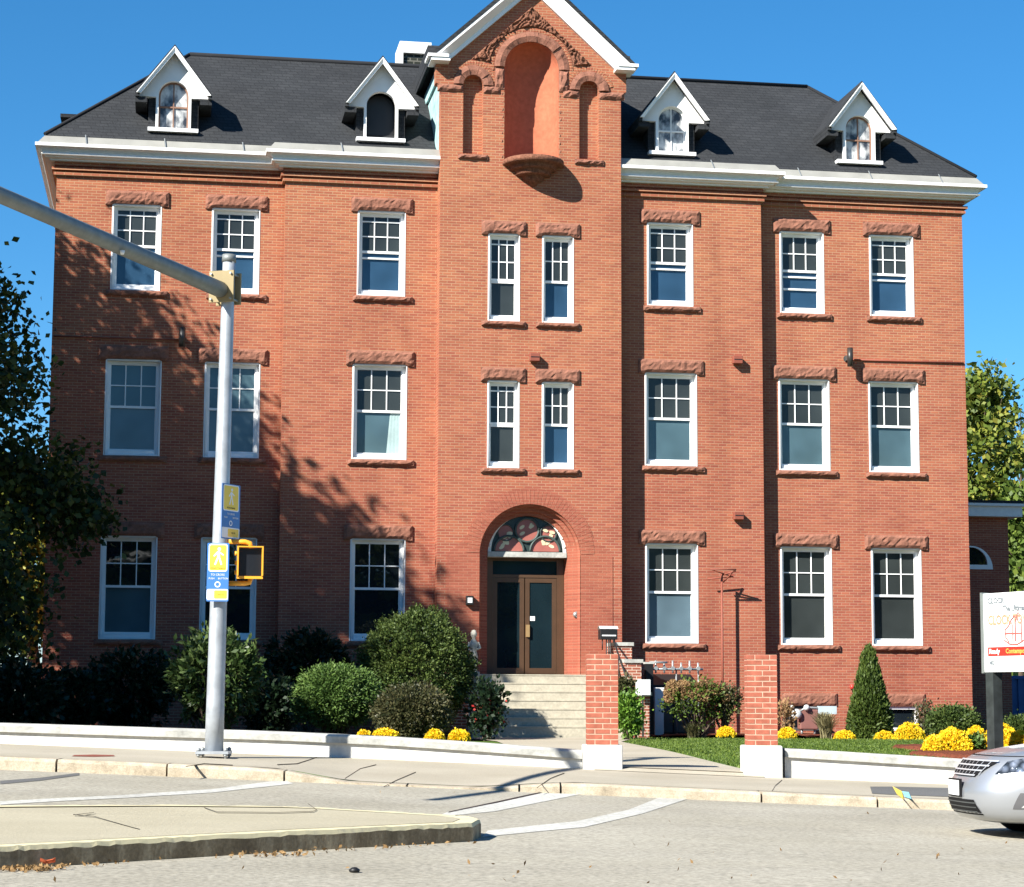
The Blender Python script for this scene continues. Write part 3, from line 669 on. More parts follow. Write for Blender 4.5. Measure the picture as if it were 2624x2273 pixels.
#@@PART3
# ================================================================== GROUND
def sarr(a, b, n): return np.linspace(a, b, n)
SS = np.concatenate([sarr(-150, -16, 24), sarr(-15, 15, 121), sarr(16, 150, 24)])
g = lambda ds, fz, off=0.: [[SD(s, d, fz(s, d) + off) for s in SS] for d in ds]
m = MB(); m.grid(g(np.concatenate([sarr(-60, 8, 8), sarr(9, 24.62, 50)]), z_road), True); struct(m, 'road', ASPH, fix=False)
m = MB(); m.grid(g(sarr(24.93, 28.32, 8), z_walk), True); struct(m, 'sidewalk', WALKM, fix=False)
m = MB(); m.grid(g(np.concatenate([sarr(28.30, 60, 50), sarr(62, 140, 10)]), z_yard), True); struct(m, 'yard_soil', SOIL, fix=False)
m = MB(); m.add([(-3000, -3000, -4.5), (3000, -3000, -4.5), (3000, 4000, -4.5), (-3000, 4000, -4.5)], [(0, 1, 2, 3)]); struct(m, 'ground', GRASS, fix=False)
# granite kerb along the far side, in long stones with open joints
m = MB(); joints = [-60, -40, -25, -14, -9.6, -5.26, -3.98, -2.62, -1.2, .1, .58, 2.9, 4.24, 6.5, 10, 20, 40, 60]; rr = random.Random(3)
for a, b in zip(joints[:-1], joints[1:]):
    rows = []; n = max(3, int((b - a) / .35)); o = rr.uniform(-.012, .012)
    for i in range(n + 1):
        s = a + .012 + (b - a - .024) * i / n; zr = z_road(s, 24.6); zt = max(z_kerb(s), zr + .02)
        j = lambda: rr.uniform(-.006, .006)
        rows.append([SD(s, 24.60 + o, zr - .1), SD(s, 24.60 + o + j(), zr + (zt - zr) * .75 + j()), SD(s, 24.635 + o, zt + j() * .4), SD(s, 24.93, zt + .002), SD(s, 24.93, zt - .2)])
    m.grid(rows)
    for r in (rows[0], rows[-1]): m.add(r, [tuple(range(5))])
struct(m, 'kerb', KERB)
def ribbon(pl, kind, off, wfn=None):
    """strip on the ground between two lines of survey points (near edge, far edge)"""
    mb = MB(); rows = []
    for a, b in pl:
        P, Q = onG(*a, kind), onG(*b, kind); rows.append([tuple(P + (Q - P) * t + np.array([0, 0, off])) for t in (0, .5, 1)])
    # subdivide along
    out = []
    for r0, r1 in zip(rows[:-1], rows[1:]):
        for i in range(8): out.append([tuple(np.array(p) * (1 - i / 8) + np.array(q) * i / 8) for p, q in zip(r0, r1)])
    out.append(rows[-1])
    f = {'road': z_road, 'walk': z_walk, 'yard': z_yard, 'isle': lambda s, d: z_road(s, d) + .145}[kind]
    out = [[(p[0], p[1], f(*toSD(p)) + off) for p in r] for r in out]
    return mb.grid(out)
struct(ribbon([((0, 1627), (0, 1620)), ((250, 1613), (250, 1607)), ((430, 1602), (430, 1595)), ((592, 1584), (575, 1576))], 'road', .004), 'crosswalk_marking', PAINT, fix=False)
struct(ribbon([((880, 1652), (905, 1641)), ((1000, 1640), (1000, 1624)), ((1175, 1605), (1095, 1603))], 'road', .004), 'crosswalk_marking', PAINT, fix=False)
struct(ribbon([((975, 1692), (985, 1679)), ((1180, 1672), (1165, 1660)), ((1300, 1644), (1270, 1637)), ((1392, 1614), (1335, 1611))], 'road', .004), 'crosswalk_marking', PAINT, fix=False)
struct(ribbon([((905, 1643), (908, 1640.5)), ((1000, 1623.5), (1000, 1621)), ((1095, 1603), (1092, 1601))], 'road', .006), 'road_seam', BLACK, fix=False)
struct(ribbon([((0, 1585), (0, 1578)), ((80, 1578), (80, 1572)), ((160, 1567), (160, 1562))], 'road', .004), 'road_seam', PATCH, fix=False)
def crack(pts, kind, w=1.2): return ribbon([((u, v + w), (u, v - .2)) for u, v in pts], kind, .004)
for pts in ([(840, 1560), (800, 1577), (775, 1590)], [(697, 1573), (728, 1553), (760, 1545)], [(1085, 1592), (1112, 1573), (1140, 1562)], [(1560, 1598), (1567, 1587), (1580, 1576)], [(470, 1546), (412, 1543), (375, 1549)], [(560, 1545), (600, 1543), (640, 1530)]):
    struct(crack(pts, 'walk'), 'pavement_joint', SOIL, fix=False)
for pts in ([(148, 1646), (190, 1650), (270, 1673), (282, 1676)], [(148, 1647), (185, 1643), (190, 1642)], [(412, 1632), (438, 1641), (560, 1642), (632, 1640)], [(632, 1640), (640, 1637), (622, 1624)]):
    struct(crack(pts, 'isle', .8), 'pavement_joint', SOIL, fix=False)
struct(ribbon([((1762, 1604), (1758, 1590)), ((1800, 1606), (1800, 1590)), ((1930, 1611), (1935, 1593)), ((2069, 1615), (2069, 1598))], 'walk', .005), 'asphalt_patch', PATCH, fix=False)
struct(ribbon([((145, 1528.5), (150, 1526)), ((190, 1529.5), (190, 1525)), ((232, 1528.5), (230, 1526))], 'walk', .004), 'manhole_cover', RUST, fix=False)
struct(ribbon([((1812, 1606), (1803, 1590)), ((1826, 1617), (1822, 1600))], 'walk', .010), 'survey_paint', SIGNY, fix=False)

struct(ribbon([((1828, 1612), (1822, 1600)), ((1842, 1616), (1836, 1602))], 'walk', .010), 'survey_paint', plain('faded_cyan_paint', (.25, .55, .62), .8), fix=False)
# traffic island
ou = [onG(u, v, 'road') for u, v in ((-500, 1790), (-200, 1771), (0, 1757), (120, 1750), (245, 1742), (420, 1731), (600, 1720), (780, 1710), (905, 1703), (955, 1700))]
bk = [onG(u, v, 'isle') for u, v in ((972, 1655), (950, 1650), (905, 1646), (800, 1640), (640, 1631), (561, 1628.5), (300, 1626), (0, 1628), (-300, 1632), (-500, 1634))]
fr = [np.array([p[0], p[1], 0]) for p in ou]; bb = [np.array([p[0], p[1], 0]) for p in bk]
loop = fr + bb; cen = sum(loop) / len(loop)
def nrm2(i):
    a, b = loop[(i - 1) % len(loop)], loop[(i + 1) % len(loop)]; d = (b - a); n = np.array([-d[1], d[0], 0]); n /= np.linalg.norm(n); return n if (cen - loop[i]) @ n > 0 else -n
inn = [p + nrm2(i) * .17 for i, p in enumerate(loop)]
zr_ = lambda p: z_road(*toSD(p))
def dens(ps, k=10):
    o = []
    for i in range(len(ps)):
        a, b = ps[i], ps[(i + 1) % len(ps)]
        o += [a + (b - a) * j / k for j in range(k)]
    return o
L, I = dens(loop), dens(inn); rr = random.Random(8)
jj = [rr.uniform(-.007, .007) for _ in L]
zt = [zr_(p) + .145 for p in L]
m = MB(); m.grid([[(p[0], p[1], z - .3) for p, z in zip(L, zt)], [(p[0], p[1], z - .03 + j) for p, z, j in zip(L, zt, jj)]], False, True); fobj = struct(m, 'island_kerb_face', KFACE)
m = MB(); m.grid([[(p[0], p[1], z - .03 + j) for p, z, j in zip(L, zt, jj)], [(p[0] * .93 + q[0] * .07, p[1] * .93 + q[1] * .07, z + j * .5) for p, q, z, j in zip(L, I, zt, jj)], [(q[0], q[1], z) for q, z in zip(I, zt)]], False, True); struct(m, 'island_kerb', KTOP)
m = MB(); m.poly([(q[0], q[1]) for q in inn], (), lambda a, b: (a, b, z_road(*toSD((a, b, 0))) + .143)); struct(m, 'traffic_island', ISLEM)

# lawn, path and planting beds
def sheet(pix, kind, off, name, mat, **k):
    P = [onG(u, v, kind) for u, v in pix]; mb = MB()
    mb.poly([(p[0], p[1]) for p in P], (), lambda a, b: (a, b, z_at((a, b, 0)) + off)); return mb
def yardgrid(s0, s1, d0, d1, off, ns=40, nd=24): return MB().grid([[SD(s, d, z_yard(s, d) + off) for s in sarr(s0, s1, ns)] for d in sarr(d0, d1, nd)], True)
tag(yardgrid(-2.2, 1.15, 30.5, 45., .03).build('lawn', GRASS, fix=False), kind='stuff')
tag(yardgrid(1.15, 30., 28.55, 48.6, .03, 80).build('lawn', GRASS, fix=False), kind='stuff')
nb = 70000; ps = np.array([SD(a_, b_, z_yard(a_, b_) + .045) for a_, b_ in zip(NP.uniform(1.2, 12, nb), NP.uniform(29.2, 48.5, nb))]); BLADES = ps
m = MB(); rows = []
pa = [onG(u, v, 'yard') for u, v in ((1255, 1503), (1330, 1518), (1420, 1540), (1500, 1560))]
pb = [SD(*(np.array(toSD(p)) + np.array([-2.6, .0])), 0) for p in pa]
pa = [np.array([2.0, -3.6, 0])] + pa + [SD(3.3, 28.25)]; pb = [np.array([-1.9, -3.6, 0])] + pb + [SD(1.2, 28.25)]
for a, b in zip(pa, pb): rows.append([(p[0], p[1], z_at((p[0], p[1], 0)) + .042) for p in (a + (b - a) * t for t in sarr(0, 1, 6))])
r2 = []
for r0, r1 in zip(rows[:-1], rows[1:]):
    for i in range(10): q = [np.array(p) * (1 - i / 10) + np.array(t) * i / 10 for p, t in zip(r0, r1)]; r2.append([(p[0], p[1], z_yard(*toSD(p)) + .045) for p in q])
r2.append(rows[-1])
for dd, ff in ((28.30, lambda s, d: z_wall(s) + .05), (28.05, lambda s, d: z_walk(s, d) + .006)): r2.append([tuple(SD(3.35 + (1.1 - 3.35) * t, dd, ff(3.35 + (1.1 - 3.35) * t, dd))) for t in sarr(0, 1, 6)])
struct(MB().grid(r2), 'path', WALKM, fix=False)
def bed(name, X0, X1, Y0, Y1, off=.055): return struct(MB().grid([[(x, y + .15 * math.sin(x * 2.1), z_at((x, y, 0)) + off + (.05 * random.Random(i * 97 + j).random())) for i, x in enumerate(sarr(X0, X1, 60))] for j, y in enumerate(sarr(Y0, Y1, 10))]), name, MULCH)
bed('mulch_bed', 2.6, 14.5, -3.2, .4)
XS, DS = sarr(7.6, 15, 60), sarr(33, 40.4, 40)
m = MB(); m.grid([[SD(x + .5 * math.sin(d * 1.7) * (x < 8.2) + (40.2 - d) * -.10, d, z_yard(x, d) + (.0 if j in (0, 39) or i in (0, 59) else .085 + .03 * random.Random(i * 131 + j).random())) for i, x in enumerate(XS)] for j, d in enumerate(DS)]); struct(m, 'mulch_bed', MULCH)
# low garden walls and gate pillars
pz = lambda u, v, d=28.3: onD(u, v, d)[2]
su = lambda u, d=28.3: toSD(onD(u, 1450, d))[0]
def wall(pts, s0, s1, label, name='garden_wall'):
    S = [su(u) for u, v in pts]; Z = [pz(u, v) for u, v in pts]
    def top(s):
        if s < S[0]: return Z[0] + (s - S[0]) * -.012
        if s > S[-1]: return Z[-1] + (s - S[-1]) * (Z[-1] - Z[-2]) / (S[-1] - S[-2])
        return float(np.interp(s, S, Z))
    t = thing(name, label, 'low wall', SD((s0 + s1) / 2, 28.5, z_wall((s0 + s1) / 2)))
    n = max(2, int((s1 - s0) / .25)); A = []; B = []; ct = .115
    for i in range(n + 1):
        s = s0 + (s1 - s0) * i / n; zt_ = top(s); zb = z_wall(s) - .2
        A.append([SD(s, 28.30, zb), SD(s, 28.30, zt_ - ct), SD(s, 28.62, zt_ - ct), SD(s, 28.62, zb)])
        j = .004 * math.sin(i * 2.3)
        B.append([SD(s, 28.25, zt_ - ct + .001), SD(s, 28.25 + j, zt_ - .03), SD(s, 28.28, zt_ + j), SD(s, 28.66, zt_), SD(s, 28.66, zt_ - ct + .001)])
    m = MB(); m.grid(A, False, True); m.add(A[0], [(0, 1, 2, 3)]); m.add(A[-1], [(3, 2, 1, 0)]); m.build('wall_body', CONCW, t)
    m = MB(); m.grid(B, False, True); m.add(B[0], [tuple(range(5))]); m.add(B[-1], [tuple(range(4, -1, -1))]); m.build('coping', CAPM, t)
wall(((0, 1461), (552, 1478), (779, 1488), (1000, 1503), (1177, 1516)), su(0) - 14, su(1176), 'long low whitewashed garden wall with grey coping behind the signal pole, left of the gate')
wall(((1584, 1512), (1960, 1535)), su(1585), su(1960) + 9, 'low whitewashed garden wall right of the gate, partly behind the silver car')
for i, (ul, ur, bl, br, zb_, lab) in enumerate(((1186, 1249, 1178, 1258, 1551, 'red brick gate pillar on white base, left of the path opening'), (1511, 1571, 1504, 1582, 1574, 'red brick gate pillar on a taller white base, right of the path opening'))):
    D = 28.2; s0, s1 = su(ul, D), su(ur, D); b0, b1 = su(bl, D), su(br, D); zt_ = pz(1200, 1321, D); zm = pz(1200, 1505, D); zb = pz((bl + br) / 2, zb_, D)
    t = thing('gate_pillar', lab, 'gate pillar', SD((s0 + s1) / 2, D + .2, zb), -YAW, 'gate pillars')
    hw = (s1 - s0) / 2; m = MB()
    rr = random.Random(i); rows_n = 17; ch_ = (zt_ - zm) / rows_n
    # brick courses laid as real bricks round the shaft with recessed mortar core
    core = MB(); core.box(-hw + .003, hw - .003, -hw + .003, hw - .003, zm - zb + .001, zt_ - zb - .004)
    cz_ = zm - zb
    for r in range(rows_n):
        za, zb2 = cz_ + r * ch_ + .008, cz_ + (r + 1) * ch_ - .008
        xs = [-hw, 0, hw] if r % 2 else [-hw, -hw / 2, hw / 2, hw]
        for a, b in zip(xs[:-1], xs[1:]):
            a2 = a + (.008 if a > -hw else 0); b2 = b - (.008 if b < hw else 0); o = rr.uniform(0, .003)
            m.box(a2, b2, -hw - o, -hw + .02, za, zb2); m.box(a2, b2, hw - .02, hw + o, za, zb2)
            m.box(-hw - o, -hw + .02, max(a2, -hw + .021), min(b2, hw - .021), za, zb2); m.box(hw - .02, hw + o, max(a2, -hw + .021), min(b2, hw - .021), za, zb2)
    sh = core.build('brick_shaft', plain('pale_mortar', (.50, .33, .24), .95, .1, var=.12, scale=14), t, local=True); m.build('brick_courses', plain('gate_brick_red', (.33, .105, .068), .9, .15, var=.22, scale=9), sh, local=True)
    hb = (b1 - b0) / 2; m = MB(); m.box(-hb, hb, -hb, hb, -.2, cz_); m.build('concrete_base', CONCW, t, local=True, bevel=.025)

# ================================================================== STREET FURNITURE
DP = 26.75
pb_ = onD(432, 1531, DP); pt_ = onD(463, 517, DP); zg = pb_[2]
pole = thing('signal_pole', 'tall tapered galvanised steel signal pole with long mast arm, standing on the sidewalk', 'signal pole', pb_)
m = MB(); n = 12
m.tube([pb_ + np.array([0, 0, .06]) + (pt_ - pb_ - np.array([0, 0, .06])) * i / n for i in range(n + 1)], [.118 - .038 * i / n for i in range(n + 1)], 24); m.build('pole', GALV, pole)
m = MB(); m.tube([pb_ + (pt_ - pb_) * .987, pb_ + (pt_ - pb_) * 1.002], [.092, .088], 20); m.build('pole_cap', ARMM, pole)
m = MB(); q = .205
Rz = lambda x, y: np.array([x * cyw + y * syw, -x * syw + y * cyw, 0])
m.add([pb_ + Rz(x * q, y * q) + np.array([0, 0, z]) for z in (.05, .085) for x, y in ((-1, -1), (1, -1), (1, 1), (-1, 1))], [(0, 3, 2, 1), (4, 5, 6, 7), (0, 1, 5, 4), (1, 2, 6, 5), (2, 3, 7, 6), (3, 0, 4, 7)]); m.build('base_plate', GALV, pole)
for x, y in ((-1, -1), (1, -1), (1, 1), (-1, 1)):
    c = pb_ + Rz(x * .17, y * .17); m = MB(); m.tube([c + np.array([0, 0, -.05]), c + np.array([0, 0, .13])], .014, 8); m.tube([c + np.array([0, 0, .086]), c + np.array([0, 0, .12])], .028, 6); m.tube([c + np.array([0, 0, .02]), c + np.array([0, 0, .049])], .028, 6); m.build('anchor_bolt', STEEL, pole)
a0 = onD(445, 585, DP - .14); a1 = onD(0, 394, 21.2); dv = a1 - a0
m = MB(); n = 16; m.tube([a0 + dv * 2.0 * i / n + np.array([0, 0, -.10 * (i / n) ** 2 + .10 * (i / n)]) * 0 for i in range(n + 1)], [.105 - .04 * i / n for i in range(n + 1)], 20); m.build('mast_arm', ARMM, pole)
# clamp plates round the pole
pc = onD(455, 582, DP); m = MB()
ad = dv / np.linalg.norm(dv); ah = np.array([ad[0], ad[1], 0]); ah /= np.linalg.norm(ah); ap_ = np.array([-ah[1], ah[0], 0])
for o in (.115, -.115):
    c = pc + ah * o; m.beam(c + np.array([0, 0, -.20]), c + np.array([0, 0, .20]), .34, .03, ah) if False else m.add([c + ap_ * sx * .17 + ah * sy * .014 + np.array([0, 0, sz * .205]) for sz in (-1, 1) for sx, sy in ((-1, -1), (1, -1), (1, 1), (-1, 1))], [(0, 3, 2, 1), (4, 5, 6, 7), (0, 1, 5, 4), (1, 2, 6, 5), (2, 3, 7, 6), (3, 0, 4, 7)])
m.build('clamp_plate', TANM, pole)
m = MB()
for sx in (-1, 1):
    for sz in (-1, 1): c = pc + ap_ * sx * .135 + np.array([0, 0, sz * .165]); m.tube([c - ah * .15, c + ah * .16], .014, 8)
m.build('clamp_bolts', STEEL, pole)
m = MB(); c = a0 + dv * .52 ; c = onD(247, 514, 23.7); m.tube([c, c + np.array([0, 0, .045])], [.02, .03], 8); m.build('arm_drain', SIGNW, pole)

def person_icon(mb, fn, cx_, cz_, h, y):
    """walking figure as flat polygons"""
    k = h / 10.
    P = lambda pts: mb.add([fn(cx_ + a * k, cz_ + b * k, y) for a, b in pts], [tuple(range(len(pts)))])
    P([(.6 + .95 * math.cos(t), 8.9 + .95 * math.sin(t)) for t in np.linspace(0, 2 * math.pi, 13)[:-1]])
    P([(-.6, 7.6), (.9, 7.7), (1.1, 4.2), (-.5, 4.2)]); P([(-.5, 4.4), (.5, 4.4), (-1.2, 0), (-2.1, .3)]); P([(.2, 4.4), (1.1, 4.4), (2.4, .4), (1.5, 0)])
    P([(-.6, 7.5), (-.3, 6.6), (-2.1, 4.6), (-2.6, 5.2)]); P([(.8, 7.5), (1.0, 6.5), (2.9, 5.2), (3.2, 5.9)])
def textobj(txt, size, mat, name, parent, M, ext=.0008, sx=1., align='CENTER', bold=0.):
    cu = bpy.data.curves.new(name, 'FONT'); cu.body = txt; cu.size = size; cu.align_x = align; cu.align_y = 'CENTER'; cu.extrude = ext; cu.offset = bold * size; cu.resolution_u = 2
    o = bpy.data.objects.new(name, cu); COL.objects.link(o); me = bpy.data.meshes.new_from_object(o); bpy.data.objects.remove(o); me.materials.clear(); me.materials.append(mat)
    o = bpy.data.objects.new(name, me); COL.objects.link(o); o.parent = parent; o.matrix_local = M @ Matrix.Diagonal((sx, 1, 1, 1)); return o
def crossing_sign(u0, u1, v0, v1, dep, rz, label):
    c = onD((u0 + u1) / 2, (v0 + v1) / 2, dep); H = (v1 - v0) * dep / FV * 1.0; Wd = (u1 - u0) * dep / FV / max(.3, math.cos(rz + YAW))
    t = thing('crossing_sign', label, 'sign', c, rz, 'crossing signs on the pole')
    fn = lambda x, z, y: (x, y, z); h, w_ = H / 2, Wd / 2
    def rrect(x0, x1, z0, z1, r): return arc(x1 - r, z1 - r, r, 0, 90, 5) + arc(x0 + r, z1 - r, r, 90, 180, 5) + arc(x0 + r, z0 + r, r, 180, 270, 5) + arc(x1 - r, z0 + r, r, 270, 360, 5)
    m = MB(); m.slab(rrect(-w_, w_, -h, h, .012), 0, .004); m.build('sign_plate', SIGNB, t, local=True)
    m = MB(); m.slab(rrect(-w_ * .86, w_ * .86, h * .02, h * .97, .03), -.0012, -.0002); m.build('white_border', SIGNW, t, local=True); m = MB(); m.slab(rrect(-w_ * .97, w_ * .97, -h * .95, -h * .58, .02), -.0012, -.0002); m.build('white_border', SIGNW, t, local=True)
    m = MB(); m.slab(rrect(-w_ * .78, w_ * .78, h * .06, h * .93, .025), -.0022, -.0013); m.build('yellow_panel', SIGNY, t, local=True); m = MB(); m.slab(rrect(-w_ * .30, w_ * .88, -h * .91, -h * .62, .012), -.0022, -.0013); m.build('yellow_panel', SIGNY, t, local=True)
    m = MB(); person_icon(m, fn, 0, h * .24, h * .62, -.003); m.build('walking_figure', SIGNW, t, local=True)
    Mt = lambda x, z: Matrix.Translation((x, -.0030, z)) @ Matrix.Rotation(math.pi / 2, 4, 'X')
    textobj('PEDESTRIANS', h * .085, BLACK, 'caption', t, Mt(0, h * .13)); textobj('TO CROSS', h * .10, SIGNW, 'caption', t, Mt(0, -h * .09)); textobj('PUSH', h * .085, SIGNW, 'caption', t, Mt(-w_ * .55, -h * .22)); textobj('BUTTON', h * .085, SIGNW, 'caption', t, Mt(w_ * .5, -h * .22))
    m = MB(); m.slab(arc(0, -h * .42, h * .10, 0, 360, 20)[:-1], -.0022, -.0013, [arc(0, -h * .42, h * .065, 0, 360, 16)[:-1]]); m.build('push_symbol', SIGNW, t, local=True)
    textobj('CROSS', h * .085, BLACK, 'caption', t, Mt(w_ * .28, -h * .77))
    return t
crossing_sign(418, 462, 1097, 1215, DP - .18, -.12, 'sunlit blue and yellow crossing sign facing the road, lower on the signal pole')
crossing_sign(452, 481, 978, 1090, DP - .05, .95, 'shaded blue and yellow crossing sign turned sideways, higher on the signal pole')

c = onD(505, 1137, DP - .05)
t = thing('pedestrian_signal', 'yellow pedestrian signal head with blank black face, clamped beside the blue sign', 'pedestrian signal', c, .0)
m = MB(); w_ = .15
m.box(-w_, w_, 0, .17, -.19, .19); m.build('housing', YELL, t, local=True, bevel=.012)
m = MB(); 
for x0, x1, z0, z1 in ((-.165, .165, .192, .207), (-.165, -.146, -.17, .1915), (.146, .165, -.17, .1915)): m.box(x0, x1, -.09, .0, z0, z1)
m.box(-.165, .165, -.03, -.002, -.205, -.172); m.build('visor', YELL, t, local=True)
MB().box(-.143, .143, -.012, -.001, -.168, .185).build('screen', plain('signal_face', (.010, .012, .016), .35, .4), t, local=True)
m = MB(); m.tube([(-.27, .08, .27), (-.06, .08, .27), (0, .08, .255), (.02, .08, .18)], .032, 10); m.build('bracket', YELL, t, local=True); m = MB(); m.tube([(-.27, .08, -.26), (-.06, .08, -.26), (0, .08, -.25), (.02, .08, -.18)], .032, 10); m.build('bracket', YELL, t, local=True)
m = MB(); 
for z in (-.12, 0, .12): m.tube([(-.19, .08, z), (-.15, .08, z)], .03, 8)
m.build('hinge_lugs', YELL, t, local=True)

# wall fixtures
def wl(name, label, cat, P, grp=None): return thing(name, label, cat, P, 0, grp)
for u, v, Y, lab in ((1080, 722, YT, 'small red alarm box high on the tower between the window pairs'), (1490, 727, YC, 'small red alarm box beside the middle floor window right of the tower'), (1492, 1042, YC, 'small red alarm box above the ground floor, right of the tower')):
    p = onY(u, v, Y - .12); t = wl('alarm_box', lab, 'alarm box', (p[0], Y, p[2]), 'red alarm boxes on the facade')
    m = MB(); m.box(-.12, .12, -.2, -.03, -.1, .1); m.build('box_body', RUST, t, local=True, bevel=.012); m = MB(); m.box(-.07, .07, -.03, -.001, -.07, .07); m.build('mount', RUST, t, local=True)
    m = MB(); m.box(-.10, .10, -.204, -.2005, -.012, .012); m.build('louvre', BLACK, t, local=True)
for (u, v, lab, xe, vc) in ((1717, 722, 'dark bronze cylinder wall lamp with conduit, right wing', 11.55, 9.64), (368, 682, 'dark bronze cylinder wall lamp with conduit, shaded left wing', -11.55, 9.72)):
    p = onY(u, v, -.25); t = wl('wall_lamp', lab, 'wall lamp', (p[0], 0, p[2]), 'cylinder lamps on the wings')
    m = MB(); m.tube([(0, -.28, -.24), (0, -.28, .24)], .075, 16); m.build('lamp_body', plain('dark_bronze', (.03, .027, .024), .4, .5), t, local=True)
    m = MB(); m.box(-.05, .05, -.21, -.001, -.06, .06); m.tube([(-.0, -.02, 0), (0, -.001, 0)], .09, 12); m.build('bracket', DKGREY, t, local=True)
    m = MB(); m.tube([(.05, -.03, -.02), (xe - p[0], -.03, -.02)], .022, 8); m.build('conduit', RUST, t, local=True)
p = onY(949, 1213, YT - .1); t = wl('door_lamp', 'small black and white box lamp on the brick left of the arched door', 'lamp', (p[0], YT - .014, p[2]))
m = MB(); m.box(-.09, .09, -.14, -.001, -.11, .11); m.build('lamp_case', BLACK, t, local=True, bevel=.01); m = MB(); m.box(-.055, .055, -.147, -.1405, -.06, .06); m.build('lamp_lens', SIGNW, t, local=True)
p = onY(1143, 1242, YT + .4); t = wl('door_bell', 'small round steel bell button right of the glass doors', 'bell', (1.16, YT + .2, p[2]))
m = MB(); m.lathe((0, 0, 0), [(0, -.06), (.045, -.05), (.06, 0), (.045, .05), (0, .06)], 14); m.build('bell_dome', STEEL, t, local=True); m = MB(); m.box(-.0, .03, -.04, .04, -.07, .07); m.build('bell_plate', STEEL, t, local=True)
p = onY(1147, 1345, YC)
p = onY(1228, 1278, -1.75); t = thing('mailbox', 'black mailbox with its sunlit top painted white on thin legs beside the steps', 'mailbox', (p[0], -1.75, 1.53))
zc = p[2] - 1.53; m = MB(); m.box(-.21, .21, -.14, .14, zc - .17, zc + .08); m.build('mailbox_body', BLACK, t, local=True, bevel=.012)
m = MB(); m.grid([[(-.225, -.155 + .31 * j / 6, zc + .085 + .07 * math.sin(math.pi * j / 6)) for j in range(7)], [(.225, -.155 + .31 * j / 6, zc + .085 + .07 * math.sin(math.pi * j / 6)) for j in range(7)]], True); m.build('mailbox_lid', SIGNW, t, local=True)  # white lid colour paints the sunlight on a black top
m = MB(); m.box(-.17, .17, -.146, -.141, zc - .09, zc - .06); m.build('mailbox_highlight', SIGNW, t, local=True)  # white strip painted as a highlight on the black front
for x in (-.15, -.05, .05, .15): m = MB(); m.tube([(x, -.08, zc - .171), (x, -.08, zc - .42 if abs(x) > .1 else .0)], .014, 6); m.build('leg', BLACK, t, local=True)

# statuette on the left cheek wall
p = onY(957, 1345, -2.0); t = thing('statuette', 'small weathered white garden statuette on a plinth beside the yew, left of the door', 'statue', (p[0], -2.0, 1.5))
m = MB(); m.box(-.13, .13, -.13, .13, -.02, .08); m.lathe((0, 0, 0), [(.10, .08), (.07, .13), (.06, .2), (.09, .30), (.105, .40), (.08, .52), (.06, .58), (.11, .68), (.115, .75), (.05, .83), (.035, .87), (.07, .92), (.078, .98), (.05, 1.05), (0, 1.07)], 14)
m.tube([(-.10, 0, .76), (-.15, -.05, .62), (-.06, -.11, .55)], [.035, .03, .022], 8); m.tube([(.10, 0, .76), (.14, -.06, .64), (.05, -.11, .6)], [.035, .03, .022], 8)
m.build('figure', stone('mossy_white_stone', (.42, .40, .34), .35, 12., .4), t, local=True)

# pipework, vents and meters by the wall
p0 = onY(1460, 1365, -.75); zt_ = onY(1460, 1160, -.75)[2]; X = p0[0]
t = thing('vent_mast', 'thin brown vent pipe with crossed bracket arms standing against the brick wall', 'mast', (X, -.75, .1))
m = MB(); m.tube([(0, 0, 0), (0, 0, zt_ - .1)], .028, 8); m.build('pipe', RUST, t, local=True)
m = MB(); z = zt_ - .1
for a, b in (((-.36, -.25, z + .10), (.30, -.25, z + .10)), ((-.34, .12, z - .12), (.32, .12, z - .05)), ((-.34, -.25, z + .10), (.33, .14, z - .06)), ((.28, -.25, z + .1), (.06, .1, z - .2)), ((.02, 0, z - .02), (.30, -.2, z + .07))): m.tube([a, b], .018, 6)
m.build('bracket_arms', RUST, t, local=True)
x0 = onY(1298, 1340, -1.0)[0]; x1 = onY(1420, 1345, -1.0)[0]; zz = onY(1360, 1352, -1.0)[2]; Wd = x1 - x0
t = thing('meter_manifold', 'row of grey steel meter pipes on legs between the steps and dried hydrangea', 'pipework', ((x0 + x1) / 2, -1.0, .1))
z = zz - .1; m = MB(); m.tube([(-Wd / 2, 0, z), (Wd / 2, 0, z)], .03, 8); m.tube([(-Wd / 2 + .15, -.1, z + .16), (-Wd / 2 + .6, -.1, z + .16)], .025, 8); m.build('header_pipe', STEEL, t, local=True)
for k in range(7):
    x = -Wd / 2 + .12 + k * (Wd - .24) / 6; m = MB(); m.tube([(x, 0, z - .10), (x, 0, z + .16 + .05 * (k % 2))], .024, 8); m.tube([(x, -.05, z + .02), (x, .05, z + .02)], .05, 8); m.build('valve', STEEL, t, local=True)
for x in (-Wd / 2 + .1, .1, Wd / 2 - .1): m = MB(); m.tube([(x, .05, 0), (x, .05, z)], .02, 6); m.build('leg', STEEL, t, local=True)
x0, x1 = onY(1312, 1400, -.7)[0], onY(1402, 1400, -.7)[0]; zt_ = onY(1360, 1362, -.7)[2]
t = thing('recess_box', 'low black box standing for the shaded basement recess behind the dried hydrangea', 'dark box', ((x0 + x1) / 2, -.5, .1))  # black box put in for the shadow and dark basement recess
